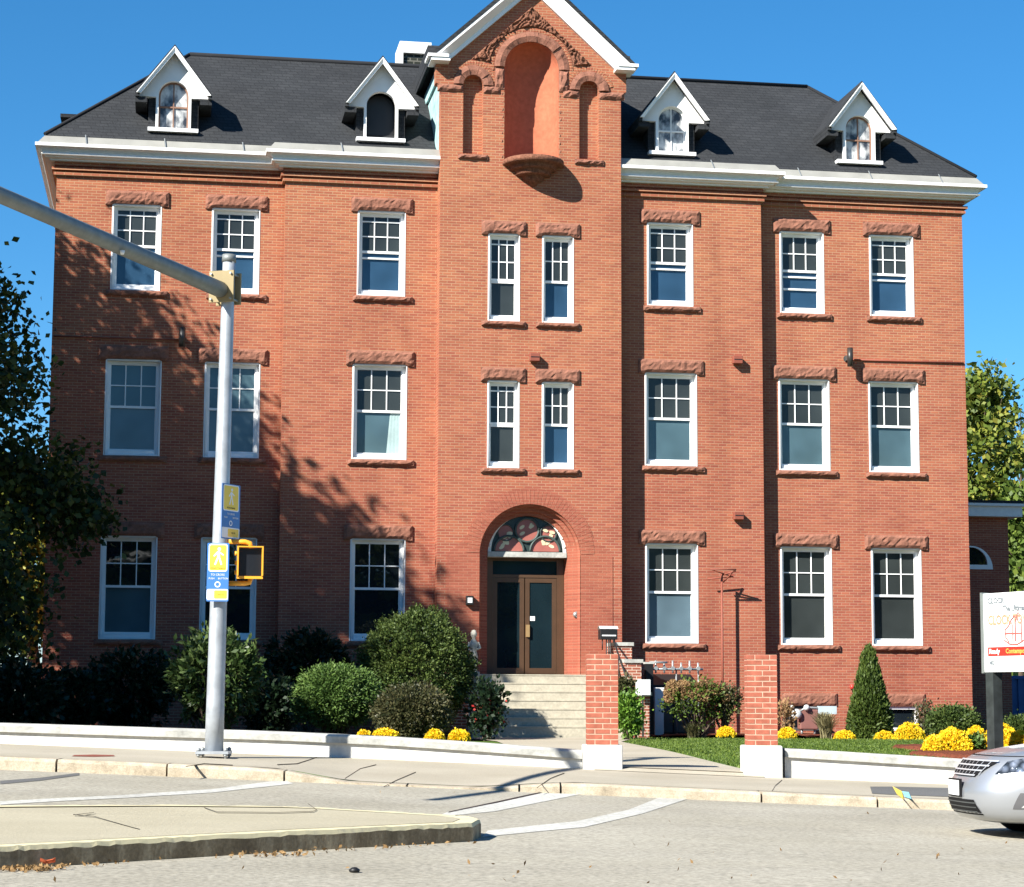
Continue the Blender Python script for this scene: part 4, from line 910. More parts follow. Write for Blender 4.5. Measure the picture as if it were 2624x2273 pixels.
m = MB(); w_ = (x1 - x0) / 2; h = zt_ - .1; m.add([(-w_, -.35, 0), (w_, -.35, 0), (w_, .12, 0), (-w_, .12, 0), (-w_, -.35, h * .82), (w_, -.35, h * .82), (w_, .12, h), (-w_, .12, h)], [(0, 3, 2, 1), (4, 5, 6, 7), (0, 1, 5, 4), (1, 2, 6, 5), (2, 3, 7, 6), (3, 0, 4, 7)]); m.build('recess_box_body', BLACK, t, local=True); m = MB(); m.box(-w_ * .9, -.02, -.375, -.352, .05, h * .78); m.box(.02, w_ * .9, -.375, -.352, .05, h * .78); m.build('recess_box_panels', DKGREY, t, local=True)
x0, x1 = onY(1322, 1400, -1.25)[0], onY(1340, 1400, -1.25)[0]; zt_ = onY(1330, 1390, -1.25)[2]
t = thing('white_post', 'square white painted post in front of the black recess box', 'post', ((x0 + x1) / 2, -1.25, .08)); w_ = (x1 - x0) / 2
MB().box(-w_, w_, -.05, .05, 0, zt_ - .1).build('post_shaft', WHITE, t, local=True, bevel=.006); MB().box(-w_ - .01, w_ + .01, -.06, .06, zt_ - .0995, zt_ - .07).build('post_cap', WHITE, t, local=True)
p = onY(1311, 1368, -1.9); zt_ = onY(1311, 1340, -1.9)[2]
t = thing('bollard_light', 'short black bollard with pale cap standing between steps and white post', 'bollard', (p[0], -1.9, .08)); m = MB(); m.box(-.09, .09, -.09, .09, 0, zt_ - .1); m.build('bollard_body', BLACK, t, local=True); MB().box(-.11, .11, -.11, .11, zt_ - .099, zt_ - .05).build('bollard_cap', CAPM, t, local=True)
p = onY(1281, 1388, -3.0); t = thing('notice_board', 'small blank white notice board on a stake beside the brick cheek wall', 'notice', (p[0], -3.95, .1)); z = onY(1281, 1388, -3.95)[2] - .1
m = MB(); m.slab(rect(-.17, .17, z - .18, z + .17), -.01, .012); m.build('board', SIGNW, t, local=True); m = MB(); m.box(-.02, .02, .013, .04, 0, z + .1); m.build('stake', WOOD, t, local=True)

px_, pz_ = onY(1640, 1440, -.6)[0], .1
t = thing('gas_meter', 'brown painted gas meter with round pale regulator discs under the basement lintel', 'gas meter', (px_, -.55, pz_))
z1 = onY(1612, 1443, -.75)[2] - pz_; xd = onY(1610, 1443, -.75)[0] - px_
BRN = plain('meter_brown', (.22, .10, .085), .6, .3)
m = MB(); m.box(-.32, .15, -.12, .14, .12, .62); m.build('meter_body', BRN, t, local=True, bevel=.03)
for (x, z, r) in ((xd, z1, .13), (xd - .12, z1 + .17, .055), (xd + .26, z1 + .16, .075)):
    m = MB(); prof = [(0, 0), (r * .6, .0), (r, .02), (r, .05), (r * .6, .09), (0, .1)]; rows = [[(x + q[0] * math.cos(a), -.14 - q[1], z + q[0] * math.sin(a)) for a in sarr(0, 2 * math.pi, 21)[:-1]] for q in prof]; m.grid(rows, True, True); m.build('regulator', plain('pale_grey_enamel', (.55, .58, .57), .4, .4), t, local=True)
m = MB(); m.tube([(-.25, -.02, 0), (-.25, -.02, .12)], .03, 8); m.tube([(.08, -.02, 0), (.08, -.02, .12)], .03, 8); m.tube([(xd, -.1, .6), (xd, -.1, z1), (xd + .26, -.1, z1 + .16), (.62, -.1, z1 + .14)], .03, 8); m.build('meter_pipe', STEEL, t, local=True)
m = MB(); m.box(.15, .62, -.14, -.02, z1 + .0, z1 + .2); m.build('meter_box', plain('pale_blue_grey', (.42, .52, .56), .5), t, local=True)
p = onY(1722, 1388, -.05); t = thing('fire_connection', 'tiny red wall fitting just left of the conical evergreen', 'wall fitting', (p[0], -.001, p[2])); m = MB(); m.lathe((0, -.04, 0), [(0, -.06), (.05, -.05), (.06, 0), (.05, .05), (0, .06)], 10); m.build('fitting', plain('fire_red', (.5, .04, .03), .4, .5), t, local=True); MB().box(-.04, .04, -.03, 0, -.04, .04).build('plate', RUST, t, local=True)
#@@PART4
# ================================================================== PLANTS
def rdir(n):
    v = NP.normal(size=(n, 3)); return v / np.linalg.norm(v, axis=1)[:, None]
def leaves(name, pts, size, mat, parent, asp=.32, up=0., outc=None, jit=.35, along=None):
    """one small folded leaf of four corners at every point"""
    n = len(pts); d = rdir(n)
    if outc is not None:
        o = pts - outc; o /= np.linalg.norm(o, axis=1)[:, None] + 1e-6; d = d * .8 + o * .9
    if along is not None: d = d * .35 + np.array(along)
    d[:, 2] += up; d /= np.linalg.norm(d, axis=1)[:, None]
    sd = np.cross(d, rdir(n)); sd /= np.linalg.norm(sd, axis=1)[:, None] + 1e-6; nn = np.cross(sd, d)
    L = size * (1 + jit * NP.uniform(-1, 1, n))[:, None]
    V = np.empty((n, 4, 3)); V[:, 0] = pts - d * L * .5; V[:, 1] = pts + sd * L * asp + nn * L * .08; V[:, 2] = pts + d * L * .5; V[:, 3] = pts - sd * L * asp + nn * L * .08
    V = V.reshape(-1, 3) - wloc(parent)
    me = bpy.data.meshes.new(name); me.vertices.add(4 * n); me.vertices.foreach_set('co', V.astype(np.float32).ravel())
    me.loops.add(4 * n); me.loops.foreach_set('vertex_index', np.arange(4 * n, dtype=np.int32)); me.polygons.add(n); me.polygons.foreach_set('loop_start', np.arange(0, 4 * n, 4, dtype=np.int32))
    me.materials.append(mat); me.update(); me.validate()
    o = bpy.data.objects.new(name, me); COL.objects.link(o); o.parent = parent; return o
def blob(c, r, nc, per, sd, lo=.45, zmin=None):
    """clumps scattered in an ellipsoid, leaves scattered round each clump"""
    u = rdir(nc); k = NP.uniform(lo ** 3, 1, nc) ** (1 / 3)
    cc = np.array(c) + u * np.array(r) * k[:, None]
    p = np.repeat(cc, per, 0) + NP.normal(size=(nc * per, 3)) * sd
    if zmin is not None: p = p[p[:, 2] > zmin]
    return p, cc
def tree(label, base, blobs, mat, leaf, trunk_r, group=None, name='tree', nlimb=26, bark=BARK):
    t = thing(name, label, 'tree', base, 0, group); base = np.array(base, float); P = []; C = []
    for c, r, nc, per, sd in blobs: p, cc = blob(c, r, nc, per, sd, .35); P.append(p); C.append(cc)
    leaves('crown', np.concatenate(P), leaf, mat, t, .36, -.15)
    C = np.concatenate(C); m = MB(); top = np.array(blobs[0][0]) + np.array([0, 0, blobs[0][1][2] * .4])
    fk = base + (top - base) * .45
    m.tube([base + np.array([0, 0, -.3]), base + (fk - base) * .5 + np.array([.08, .05, 0]), fk, top], [trunk_r * 1.25, trunk_r, trunk_r * .8, trunk_r * .2], 12)
    idx = NP.choice(len(C), min(nlimb, len(C)), False)
    for i in idx:
        s0 = base + (top - base) * NP.uniform(.35, .85); e = C[i]; mid = (s0 + e) / 2 + NP.normal(size=3) * .2 + np.array([0, 0, .15])
        m.tube([s0, mid, e], [trunk_r * .34, trunk_r * .2, .015], 6)
    m.build('trunk', bark, t, fix=False); return t
GR = 'trees shading the left end'
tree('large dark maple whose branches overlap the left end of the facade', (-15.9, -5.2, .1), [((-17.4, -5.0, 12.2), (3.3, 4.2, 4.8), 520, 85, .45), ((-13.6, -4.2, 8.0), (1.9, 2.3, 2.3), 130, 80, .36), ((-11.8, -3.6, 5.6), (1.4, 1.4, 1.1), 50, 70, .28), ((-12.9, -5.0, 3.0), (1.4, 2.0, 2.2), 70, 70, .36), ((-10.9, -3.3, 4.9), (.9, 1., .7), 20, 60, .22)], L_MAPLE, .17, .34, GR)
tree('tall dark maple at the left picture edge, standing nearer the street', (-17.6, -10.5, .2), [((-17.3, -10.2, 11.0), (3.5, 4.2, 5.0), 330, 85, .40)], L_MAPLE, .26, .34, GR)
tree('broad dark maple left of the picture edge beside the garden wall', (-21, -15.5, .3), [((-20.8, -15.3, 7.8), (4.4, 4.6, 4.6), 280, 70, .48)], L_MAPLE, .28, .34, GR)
def atD(u, v, d): return onD(u, v, d)
def basez(P): return z_yard(*toSD(P))
GB = 'trees behind the building'
b = atD(1955, 1400, 100); tree('yellow green autumn tree rising behind the right end of the building', (b[0], b[1], 0), [(tuple(atD(1948, 960, 100)), (2.7, 3.2, 4.4), 130, 60, .42), (tuple(atD(1985, 820, 100)), (1.3, 1.5, 2.0), 30, 50, .36), (tuple(atD(2010, 1100, 100)), (1.8, 2.1, 2.6), 50, 55, .4)], L_AUT, .32, .22, GB)
b = atD(2082, 1420, 97); tree('fresh green leafy tree showing beyond the low side annex', (b[0], b[1], 0), [(tuple(atD(2074, 1130, 97)), (1.4, 1.8, 3.4), 110, 55, .36)], L_GRN, .32, .18, GB)
b = atD(2062, 1420, 110); t = thing('tree', 'nearly bare twiggy tree against the sky at the right picture edge', 'tree', (b[0], b[1], 0), 0, GB)
m = MB(); tp = atD(2062, 830, 110); m.tube([b * [1, 1, 0], atD(2064, 1100, 110), tp], [.16, .11, .02], 8); CC = []
for i in range(60):
    s0 = b * [1, 1, 0] + (tp - b * [1, 1, 0]) * NP.uniform(.45, .97); e = s0 + np.array([NP.normal() * .9, NP.normal() * .9, NP.uniform(.5, 1.7)]); m.tube([s0, (s0 + e) / 2 + NP.normal(size=3) * .1, e], [.035, .022, .008], 5); CC.append(e)
    for _ in range(3): f = s0 + (e - s0) * NP.uniform(.4, .9); m.tube([f, f + np.array([NP.normal() * .4, NP.normal() * .4, NP.uniform(.2, .7)])], [.016, .006], 4)
m.build('trunk', BARK, t, fix=False); leaves('crown', np.repeat(np.array(CC), 4, 0) + NP.normal(size=(240, 3)) * .2, .16, L_AUT, t)
b = atD(70, 1420, 60); tree('sunlit yellow green tree showing between the dark maple and the left wall', (b[0], b[1], 0), [(tuple(atD(55, 1130, 60)), (1.7, 1.6, 2.6), 110, 55, .3)], L_AUT, .22, .2, GB)
pw = []
for (x0, x1, y0, y1, zt, n) in ((-90, -24, 60, 90, 9, 700), (26, 110, 60, 95, 9, 800)):
    for _ in range(n):
        c = np.array([R_.uniform(x0, x1), R_.uniform(y0, y1), R_.uniform(-2, zt * (.6 + .4 * R_.random()))]); pw.append(c + NP.normal(size=(22, 3)) * .9)
def woods(name, pw, size):
    e = leaves(name, np.concatenate(pw), size, L_GRN, None, .4); e['kind'] = 'stuff'; return e
woods('wood', pw, .9)
pw = []
for _ in range(2600):       # unseen trees across the street, made tall to block low sky; reflected in glass
    x = R_.uniform(-110, 80); hmax = 15 + 3.5 * math.sin(x * .21) + 2 * math.sin(x * .53)
    c = np.array([x, R_.uniform(-92, -80), R_.uniform(-2, hmax * (.6 + .4 * R_.random()))]); pw.append(c + NP.normal(size=(18, 3)) * 1.1)
for _ in range(1200):  # side trees added out of view to cut sky fill in the shadows
    c = np.array([R_.uniform(-85, -62), R_.uniform(-80, 60), R_.uniform(-2, 16 * (.6 + .4 * R_.random()))]); pw.append(c + NP.normal(size=(18, 3)) * 1.1)
woods('wood', pw, 1.5)

def bush(name, label, cat, u, v, hu, hv, d, mat, leaf, n, rd=None, lo=.72, group=None, up=.15, asp=.3, nc=None, sd=.07, stems=True, flat=0.):
    c = onD(u, v, d); k = d / FV; rx, rz = hu * k, hv * k; ry = rd or rx
    zb = basez(c); t = thing(name, label, cat, (c[0], c[1], zb), 0, group)
    nc = nc or max(30, n // 22); per = max(1, n // nc)
    u_ = rdir(nc); kk = NP.uniform(lo ** 3, 1, nc) ** (1 / 3); lump = 1 + .09 * np.sin(u_[:, 0] * 7 + u_[:, 2] * 5 + hu) * np.cos(u_[:, 1] * 6 + hv) + .05 * np.sin(u_[:, 0] * 17 + u_[:, 2] * 13 + hv); NPk = (np.sin(u_[:, 0] * 9 + hu) * np.sin(u_[:, 2] * 11 + hv) * np.sin(u_[:, 1] * 8)) > -.6; u_ = u_[NPk]; kk = kk[NPk]; lump = lump[NPk]; nc = len(kk)
    cc = c + u_ * np.array([rx, ry, rz]) * (kk * lump)[:, None] * .95
    p = np.repeat(cc, per, 0) + NP.normal(size=(nc * per, 3)) * sd; p = p[p[:, 2] > zb + .02]
    ns = max(4, int(18 * hu / 100)); q = rdir(ns); q[:, 2] = np.abs(q[:, 2]) * .9 - .1; q2 = c + q * np.array([rx, ry, rz]) * NP.uniform(.96, 1.07, (ns, 1)); q2 = np.repeat(q2, 14, 0) + NP.normal(size=(ns * 14, 3)) * np.array([.05, .05, .07]); p = np.concatenate([p, q2[q2[:, 2] > zb + .02]])
    leaves('foliage', p, leaf, mat, t, asp, up, c)
    if stems:
        m = MB()
        for i in range(22):
            e = cc[NP.integers(len(cc))]; s0 = np.array([c[0] + NP.normal() * rx * .12, c[1] + NP.normal() * rx * .12, zb - .05]); e = s0 + (e - s0) * .93
            m.tube([s0, (s0 + e) / 2 + np.array([0, 0, .06]), e], [.03, .02, .006], 5)
        m.build('stems', BARK, t, fix=False)
    return t
SG = 'shrubs left of the steps'
bush('yew_bush', 'largest clipped round yew with bare lower twigs, left of the steps', 'bush', 842, 1352, 117, 122, 46.5, L_YEW, .062, 60000, lo=.82, group=SG, sd=.055)
bush('rhododendron', 'glossy broad leaved rhododendron standing behind the signal pole', 'bush', 436, 1365, 96, 98, 40.5, L_RHOD, .15, 6500, lo=.66, group=SG, asp=.2)
bush('juniper', 'bright green spreading juniper between the rhododendron and the round yew', 'bush', 680, 1408, 86, 62, 42.5, L_JUN, .075, 30000, lo=.76, group=SG, asp=.2, up=.1)
bush('boxwood', 'small olive brown boxwood in front of the round yew', 'bush', 833, 1442, 76, 55, 41.5, L_BOX, .06, 22000, lo=.8, group=SG)
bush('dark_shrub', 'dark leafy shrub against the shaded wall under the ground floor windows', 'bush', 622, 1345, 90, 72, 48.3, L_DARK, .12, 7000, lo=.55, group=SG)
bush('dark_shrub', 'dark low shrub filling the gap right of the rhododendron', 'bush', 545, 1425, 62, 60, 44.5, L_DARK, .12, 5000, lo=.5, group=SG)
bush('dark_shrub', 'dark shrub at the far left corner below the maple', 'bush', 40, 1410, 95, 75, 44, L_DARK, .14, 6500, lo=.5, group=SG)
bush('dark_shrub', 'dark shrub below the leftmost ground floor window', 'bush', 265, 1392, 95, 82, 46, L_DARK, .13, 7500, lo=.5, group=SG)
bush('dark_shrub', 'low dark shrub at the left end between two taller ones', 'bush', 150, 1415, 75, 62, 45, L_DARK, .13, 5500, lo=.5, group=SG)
t = bush('flowering_plant', 'leggy dark green plant with a few red flowers beside the yew and steps', 'plant', 985, 1432, 34, 58, 46, L_DARK, .12, 1500, lo=.2, nc=50, sd=.1)
c = onD(985, 1430, 45.9); leaves('flowers', c + NP.normal(size=(60, 3)) * np.array([.16, .1, .26]), .06, L_RED, t, .45)
# right hand bed
dA = 49.6; c = onD(1758, 1487, dA); zb = basez(c); H = onD(1758, 1309, dA)[2] - zb; t = thing('conical_evergreen', 'tall narrow cone shaped arborvitae in front of the right wing', 'evergreen', (c[0], c[1], zb))
n = 2600; zf = NP.uniform(0, 1, n) ** 1.25; rr_ = (.56 * (1 - zf) ** .8 * (1 - .25 * np.exp(-zf * 14)) + .02) * NP.uniform(.82, 1.03, n); a = NP.uniform(0, 2 * math.pi, n)
cc = np.stack([c[0] + rr_ * np.cos(a), c[1] + rr_ * np.sin(a), zb + zf * H], 1); p = np.repeat(cc, 9, 0) + NP.normal(size=(n * 9, 3)) * .035
leaves('foliage', p, .085, L_ARB, t, .22, 1.0, np.array([c[0], c[1], zb + .3 * H])); MB().tube([(c[0], c[1], zb - .1), (c[0], c[1], zb + H * .9)], [.06, .01], 8).build('trunk', BARK, t)
bush('round_bush', 'clipped round dark green bush at the foot of the right wing corner', 'bush', 1925, 1462, 49, 31, 48.6, L_YEW, .07, 9000, lo=.8)
bush('round_bush', 'low clipped green bush at the right picture edge behind the sign post', 'bush', 2062, 1474, 40, 22, 48, L_YEW, .07, 5000, lo=.8)
bush('twiggy_shrub', 'thin twiggy olive shrub between the basement window and the round bush', 'bush', 1868, 1456, 22, 34, 49.6, L_BOX, .07, 900, lo=.2, nc=60, sd=.09)
bush('twiggy_shrub', 'thin reddish twiggy shrub beside the gate pillar and gas meter', 'bush', 1588, 1450, 16, 36, 49.8, L_HYD, .07, 500, lo=.2, nc=40, sd=.08)
def grassclump(label, u, v, hu, H_, d, mat, n):
    c = onD(u, v, d); zb = basez(c); t = thing('ornamental_grass', label, 'grass clump', (c[0], c[1], zb)); k = d / FV; P = []; A = []
    vs = []; fs = []
    for i in range(n):
        a = R_.uniform(0, 6.283); l = H_ * k * R_.uniform(.6, 1.05); sp_ = hu * k * R_.uniform(.1, 1.) ; b0 = np.array([c[0] + R_.gauss(0, .05), c[1] + R_.gauss(0, .05), zb]); o = len(vs)
        for j in range(5):
            f = j / 4; ctr = b0 + np.array([math.cos(a) * sp_ * f ** 1.6, math.sin(a) * sp_ * f ** 1.6, l * (f - .18 * f * f * f)]); w = .010 * (1 - f * .8) + .002
            vs += [ctr + np.array([-math.sin(a) * w, math.cos(a) * w, 0]), ctr - np.array([-math.sin(a) * w, math.cos(a) * w, 0])]
        fs += [(o + 2 * j, o + 2 * j + 1, o + 2 * j + 3, o + 2 * j + 2) for j in range(4)]
    m = MB(); m.add(vs, fs); m.build('blades', mat, t, fix=False); return t
grassclump('pale straw coloured ornamental grass beside the gas meter', 1668, 1488, 38, 66, 49.4, L_TAN, 420)
grassclump('grey green grassy clump under the dried hydrangea', 1400, 1487, 26, 40, 49.2, L_BOX, 200)
t = bush('hydrangea', 'dried tan hydrangea with round papery heads in front of the black recess box', 'shrub', 1412, 1420, 70, 50, 49.6, L_GRN, .085, 1500, lo=.3, nc=90, sd=.10)
c = onD(1405, 1402, 49.5); hd = []; 
for i in range(75):
    q = rdir(1)[0] * np.array([.78, .5, .44]) * NP.uniform(.7, 1.05); q[2] = abs(q[2]) * 1.0 - .12; q[0] -= .1 * (q[2] > .2); hd.append(c + q + rdir(170) * (.075 + .03 * NP.random()) * NP.uniform(.8, 1.05, (170, 1)))
leaves('flower_heads', np.concatenate(hd), .045, L_HYD, t, .42)
bush('vine', 'bright lime green climbing plant behind the left gate pillar', 'plant', 1270, 1442, 24, 48, 46.8, L_BRT, .10, 2600, lo=.3, nc=110, sd=.08)
bush('vine', 'dull green ivy tuft on the cheek wall above the lime green plant', 'plant', 1262, 1388, 14, 22, 46.9, L_BOX, .09, 700, lo=.2, nc=40, sd=.06, stems=False)
bush('green_shrub', 'small green shrub at the right of the dried hydrangea by the vent mast', 'bush', 1462, 1418, 30, 36, 49.7, L_BOX, .08, 1600, lo=.3, nc=80, sd=.09)
MG = 'yellow chrysanthemums along the beds'
def mum(label, u, v, hu, hv, d, dens=1.):
    c = onD(u, v + hv, d); k = d / FV; r, h = hu * k, 1.95 * hv * k; zb = min(c[2], basez(c) + .35) if d > 40 else c[2]
    t = thing('chrysanthemum', label, 'flowers', (c[0], c[1], zb), 0, MG); c = np.array([c[0], c[1], zb])
    n = int(900 * dens * max(.3, r / .3)); q = rdir(n); q[:, 2] = np.abs(q[:, 2]); lump = 1 + .08 * np.sin(q[:, 0] * 9 + u) * np.cos(q[:, 1] * 8)
    pc = c + q * np.array([r, r, h]) * lump[:, None] * NP.uniform(.94, 1.03, (n, 1)) + np.array([0, 0, .02])
    P = np.repeat(pc, 7, 0) + NP.normal(size=(n * 7, 3)) * .011
    leaves('blooms', P, .034, L_MUM, t, .42, .2, c, .25)
    q = rdir(700); q[:, 2] = np.abs(q[:, 2]) * .9 - .04; leaves('foliage', c + q * np.array([r, r, h]) * NP.uniform(.6, .97, (700, 1)), .06, L_MUMG, t, .36)
    return t
mum('tiny yellow mum just showing over the coping, leftmost of the four behind the long wall', 735, 1486, 11, 5, 33); mum('wide yellow mum second from the left of the four behind the long wall', 778, 1485, 25, 8, 33.2); mum('pale yellow mum third from the left of the four behind the long wall', 878, 1489, 18, 10, 33.2, 1.5); mum('round deep yellow mum at the right end of the four behind the long wall', 928, 1488, 20, 10, 33.4, .8)
mum('single yellow mum under the dried hydrangea', 1467, 1480, 18, 9, 48.8); mum('yellow mum directly right of the right gate pillar', 1590, 1484, 20, 11, 48.6); mum('small yellow mum left of the conical evergreen', 1706, 1488, 20, 9, 48.4); mum('sparse greenish yellow mum right of the conical evergreen', 1787, 1489, 20, 9, 48.4, .55); mum('full yellow mum below the white basement window', 1838, 1481, 29, 17, 48)
mum('big bright yellow mum in the mulch left of the sign post', 1925, 1499, 38, 23, 36.8, 1.3); mum('smaller yellow mum clinging to the left side of the biggest clump', 1886, 1506, 20, 15, 36.6, 1.2); mum('yellow mum partly hidden by the sign post', 1972, 1484, 17, 13, 38.4, 1.3); mum('big dome of yellow mums directly above the car bonnet', 2022, 1489, 33, 23, 37, 1.4); mum('yellow mum cut by the right picture edge', 2062, 1497, 26, 16, 36.6, 1.3)
bush('grey_green_plant', 'low grey green foliage plant between the two big mum clumps', 'plant', 1968, 1503, 20, 12, 37, L_JUN, .09, 700, lo=.3, nc=50, sd=.05, stems=False)

pe = np.array([toSD(a) for a in pa]); pe = pe[np.argsort(pe[:, 1])]; bs = np.stack([(BLADES - CAM) @ RT0, (BLADES - CAM) @ FH], 1); ed = np.interp(bs[:, 1], pe[:, 1], pe[:, 0]); keep = (bs[:, 0] > ed + .06) & ~((bs[:, 0] > 7.2) & (bs[:, 1] < 40.6))
o = leaves('grass_blades', BLADES[keep], .055, L_GRN, None, .12, 1.2, jit=.5); o['kind'] = 'stuff'
# litter and debris
def litter(pix, n, kind, sp_):
    out = []
    for u, v in pix:
        c = onG(u, v, kind); out.append(c + np.stack([NP.normal(size=n) * sp_, NP.normal(size=n) * sp_, NP.uniform(.008, .03, n)], 1))
    return np.concatenate(out)
edge = [(u, 1757 - u * .0585 + 2 + R_.random() * 4) for u in range(0, 960, 14) if not 260 < u < 430]
P = litter(edge[::2], 4, 'road', .06); P = np.concatenate([P, litter([(20 + 6 * i, 1758 + R_.random() * 4) for i in range(16)], 10, 'road', .05), litter([(520 + 7 * i, 1729 + R_.random() * 3) for i in range(14)], 4, 'road', .04)])
o = leaves('leaf_litter', P, .034, L_DRY, None, .3); o['kind'] = 'stuff'
P = litter([(R_.uniform(0, 2069), R_.uniform(1705, 1792)) for _ in range(26)] + [(R_.uniform(1000, 2069), R_.uniform(1640, 1790)) for _ in range(14)] + [(R_.uniform(640, 1900), 1604 + R_.uniform(-2, 3) + (u_ := 0)) for _ in range(12)], 1, 'road', .02)
o = leaves('leaf_litter', P, .038, L_DRY, None, .22); o['kind'] = 'stuff'
for u, v, s_, mt, lab in ((96, 1754, .06, L_FALL, 'curled red fallen leaf by the island kerb at left'), (716, 1763, .032, BLACK, 'small black lump of debris on the near road')):
    c = onG(u, v, 'road'); t = thing('fallen_leaf' if mt is L_FALL else 'debris', lab, 'leaf' if mt is L_FALL else 'debris', c); rr = random.Random(u); m = MB(); rows = []
    if mt is L_FALL:
        for i in range(7): rows.append([(s_ * (i / 6 - .5) * 1.6, s_ * (j / 4 - .5) * (1.2 - 2 * abs(i / 6 - .5)), .02 + .05 * abs(j / 4 - .5) + .03 * abs(i / 6 - .5) + rr.uniform(0, .008)) for j in range(5)])
        m.grid(rows, True)
    else: m.lathe((0, 0, 0), [(0, 0), (s_, .003), (s_ * 1.2, .018), (s_ * .5, .034), (0, .036)], 6)
    m.build('leaf_blade' if mt is L_FALL else 'lump', mt, t, local=True, fix=False)
c = onG(426, 1566, 'road'); t = thing('paper_scrap', 'crumpled pale green scrap lying against the kerb below the signal pole', 'litter', c)
m = MB(); rr = random.Random(2); m.grid([[(-.11 + .22 * i / 7, -.03 + .05 * j / 3, .01 + .07 * j / 3 + rr.uniform(-.012, .012)) for i in range(8)] for j in range(4)]); m.build('scrap', plain('pale_green_paper', (.5, .68, .55), .7), t, local=True, fix=False)

# ================================================================== SIDE ANNEX, FENCE
YA = 7.0; xr = onY(2040, 1200, YA)[0]; zt_ = onY(1990, 1045, YA)[2]
an = thing('side_annex', 'low brick annex in shade behind the right corner, with arched window and white eaves', 'building', (E_ + 2, YA, 0))
ac = onY(1962, 1150, YA); ra = (2010 - 1962) * 58.4 / FV
loop_ = archloop(ac[0], ra, ac[2], ac[2] + .02, 20)
m = MB(); m.slab(rect(E_ + .02, xr, -.7, zt_), YA, YA + .3, [loop_]); m.box(xr - .3, xr, YA + .301, 15, -.7, zt_); m.build('annex_wall', BRICK, an)
m = MB(); m.box(E_ + .03, xr + .32, YA - .32, 15.2, zt_ + .002, zt_ + .30); m.box(E_ + .03, xr + .40, YA - .40, 15.3, zt_ + .302, zt_ + .38); m.build('eaves', WHITEW, an)
m = MB(); m.box(E_ + .03, xr + .36, YA - .36, 15.25, zt_ + .382, zt_ + .47); m.build('annex_roof', SHING, an)
m = MB(); m.slab(loop_, YA - .03, YA + .12, [archloop(ac[0], ra - .16, ac[2] + .13, ac[2] + .14, 20)]); wn = m.build('arched_window', WHITE, an); m = MB(); m.slab(archloop(ac[0], ra - .16, ac[2] + .13, ac[2] + .14, 20), YA + .05, YA + .06); m.build('pane', GL_BLACK, wn)
p0 = onY(2041, 1372, 9); t = thing('blue_container', 'plain blue steel container behind the sign post at the right picture edge', 'container', (p0[0] + 1.5, 9.5, 0))
m = MB(); 
for i in range(24): x = -1.5 + i * .25; m.box(x, x + .125, -.5, -.46, 0, p0[2]); 
m.box(-1.5, 4.5, -.459, 2, -.5, p0[2]); m.build('container_wall', plain('container_blue', (.05, .11, .24), .6, .3), t, local=True); MB().box(-1.52, 4.52, -.52, 2.02, p0[2] + .001, p0[2] + .1).build('container_rim', plain('rim_blue', (.04, .10, .28), .6), t, local=True)

# ================================================================== SIGN BOARD
dS = 36.; pA = onD(1984, 1200, dS); pB = onD(1990, 1358, dS); zlo, zhi = pB[2], pA[2]
dirw = np.array(RT0) * .42 - np.array(FH) * .907; ang = math.atan2(dirw[1], dirw[0])
t = thing('sign_board', 'large white lettered sign board with red stripe on dark posts at the right edge', 'sign', (pB[0], pB[1], 0), ang)
Ls = 3.0; m = MB(); m.box(0, Ls, .0, .10, zlo, zhi); m.build('board', SIGNW, t, local=True)
for x in (-.05, Ls + .002): m = MB(); m.box(x, x + .048, -.03, .13, zlo - .02, zhi + .02); m.build('edge_channel', plain('channel_grey', (.22, .24, .23), .5, .5, .3), t, local=True)
for x in (.11, Ls - .2):
    m = MB(); m.box(x - .10, x + .10, -.0, .20, -.4, zlo - .003); m.box(x - .10, x + .10, .104, .20, zlo - .0029, zhi - .1); m.build('post', WOOD, t, local=True, bevel=.01)
Hs = zhi - zlo; RED = plain('sign_red', (.55, .03, .02), .5); PEACH = plain('sign_peach', (.56, .25, .15), .5); GREYT = plain('sign_grey_text', (.14, .16, .18), .5); ORNG = plain('sign_orange', (.80, .36, .08), .5)
Ms = lambda x, z, y=-.004: Matrix.Translation((x, y, z)) @ Matrix.Rotation(math.pi / 2, 4, 'X')
zf = lambda f: zhi - Hs * f
m = MB(); m.box(.10, Ls - .1, -.003, -.0005, zf(.80), zf(.685)); m.build('red_stripe', RED, t, local=True)
textobj('CLOCK', Hs * .10, GREYT, 'lettering', t, Ms(.12, zf(.10)), bold=.035, align='LEFT'); textobj('The Ultimate Choice', Hs * .105, GREYT, 'lettering', t, Ms(.52, zf(.205)), bold=.035, align='LEFT', sx=.9)
textobj('CLOCK TOWER', Hs * .17, PEACH, 'lettering', t, Ms(.12, zf(.35)), bold=.035, align='LEFT', sx=.8); textobj('RES', Hs * .17, PEACH, 'lettering', t, Ms(1.7, zf(.35)), bold=.035, align='LEFT', sx=.8)
textobj('Ready', Hs * .085, SIGNW, 'lettering', t, Ms(.14, zf(.742), -.006), bold=.035, align='LEFT'); textobj('Contemporary Living', Hs * .085, ORNG, 'lettering', t, Ms(.58, zf(.742), -.006), bold=.035, align='LEFT'); textobj('401', Hs * .09, GREYT, 'lettering', t, Ms(.14, zf(.885)), bold=.035, align='LEFT')
m = MB()   # red line drawing of a tower
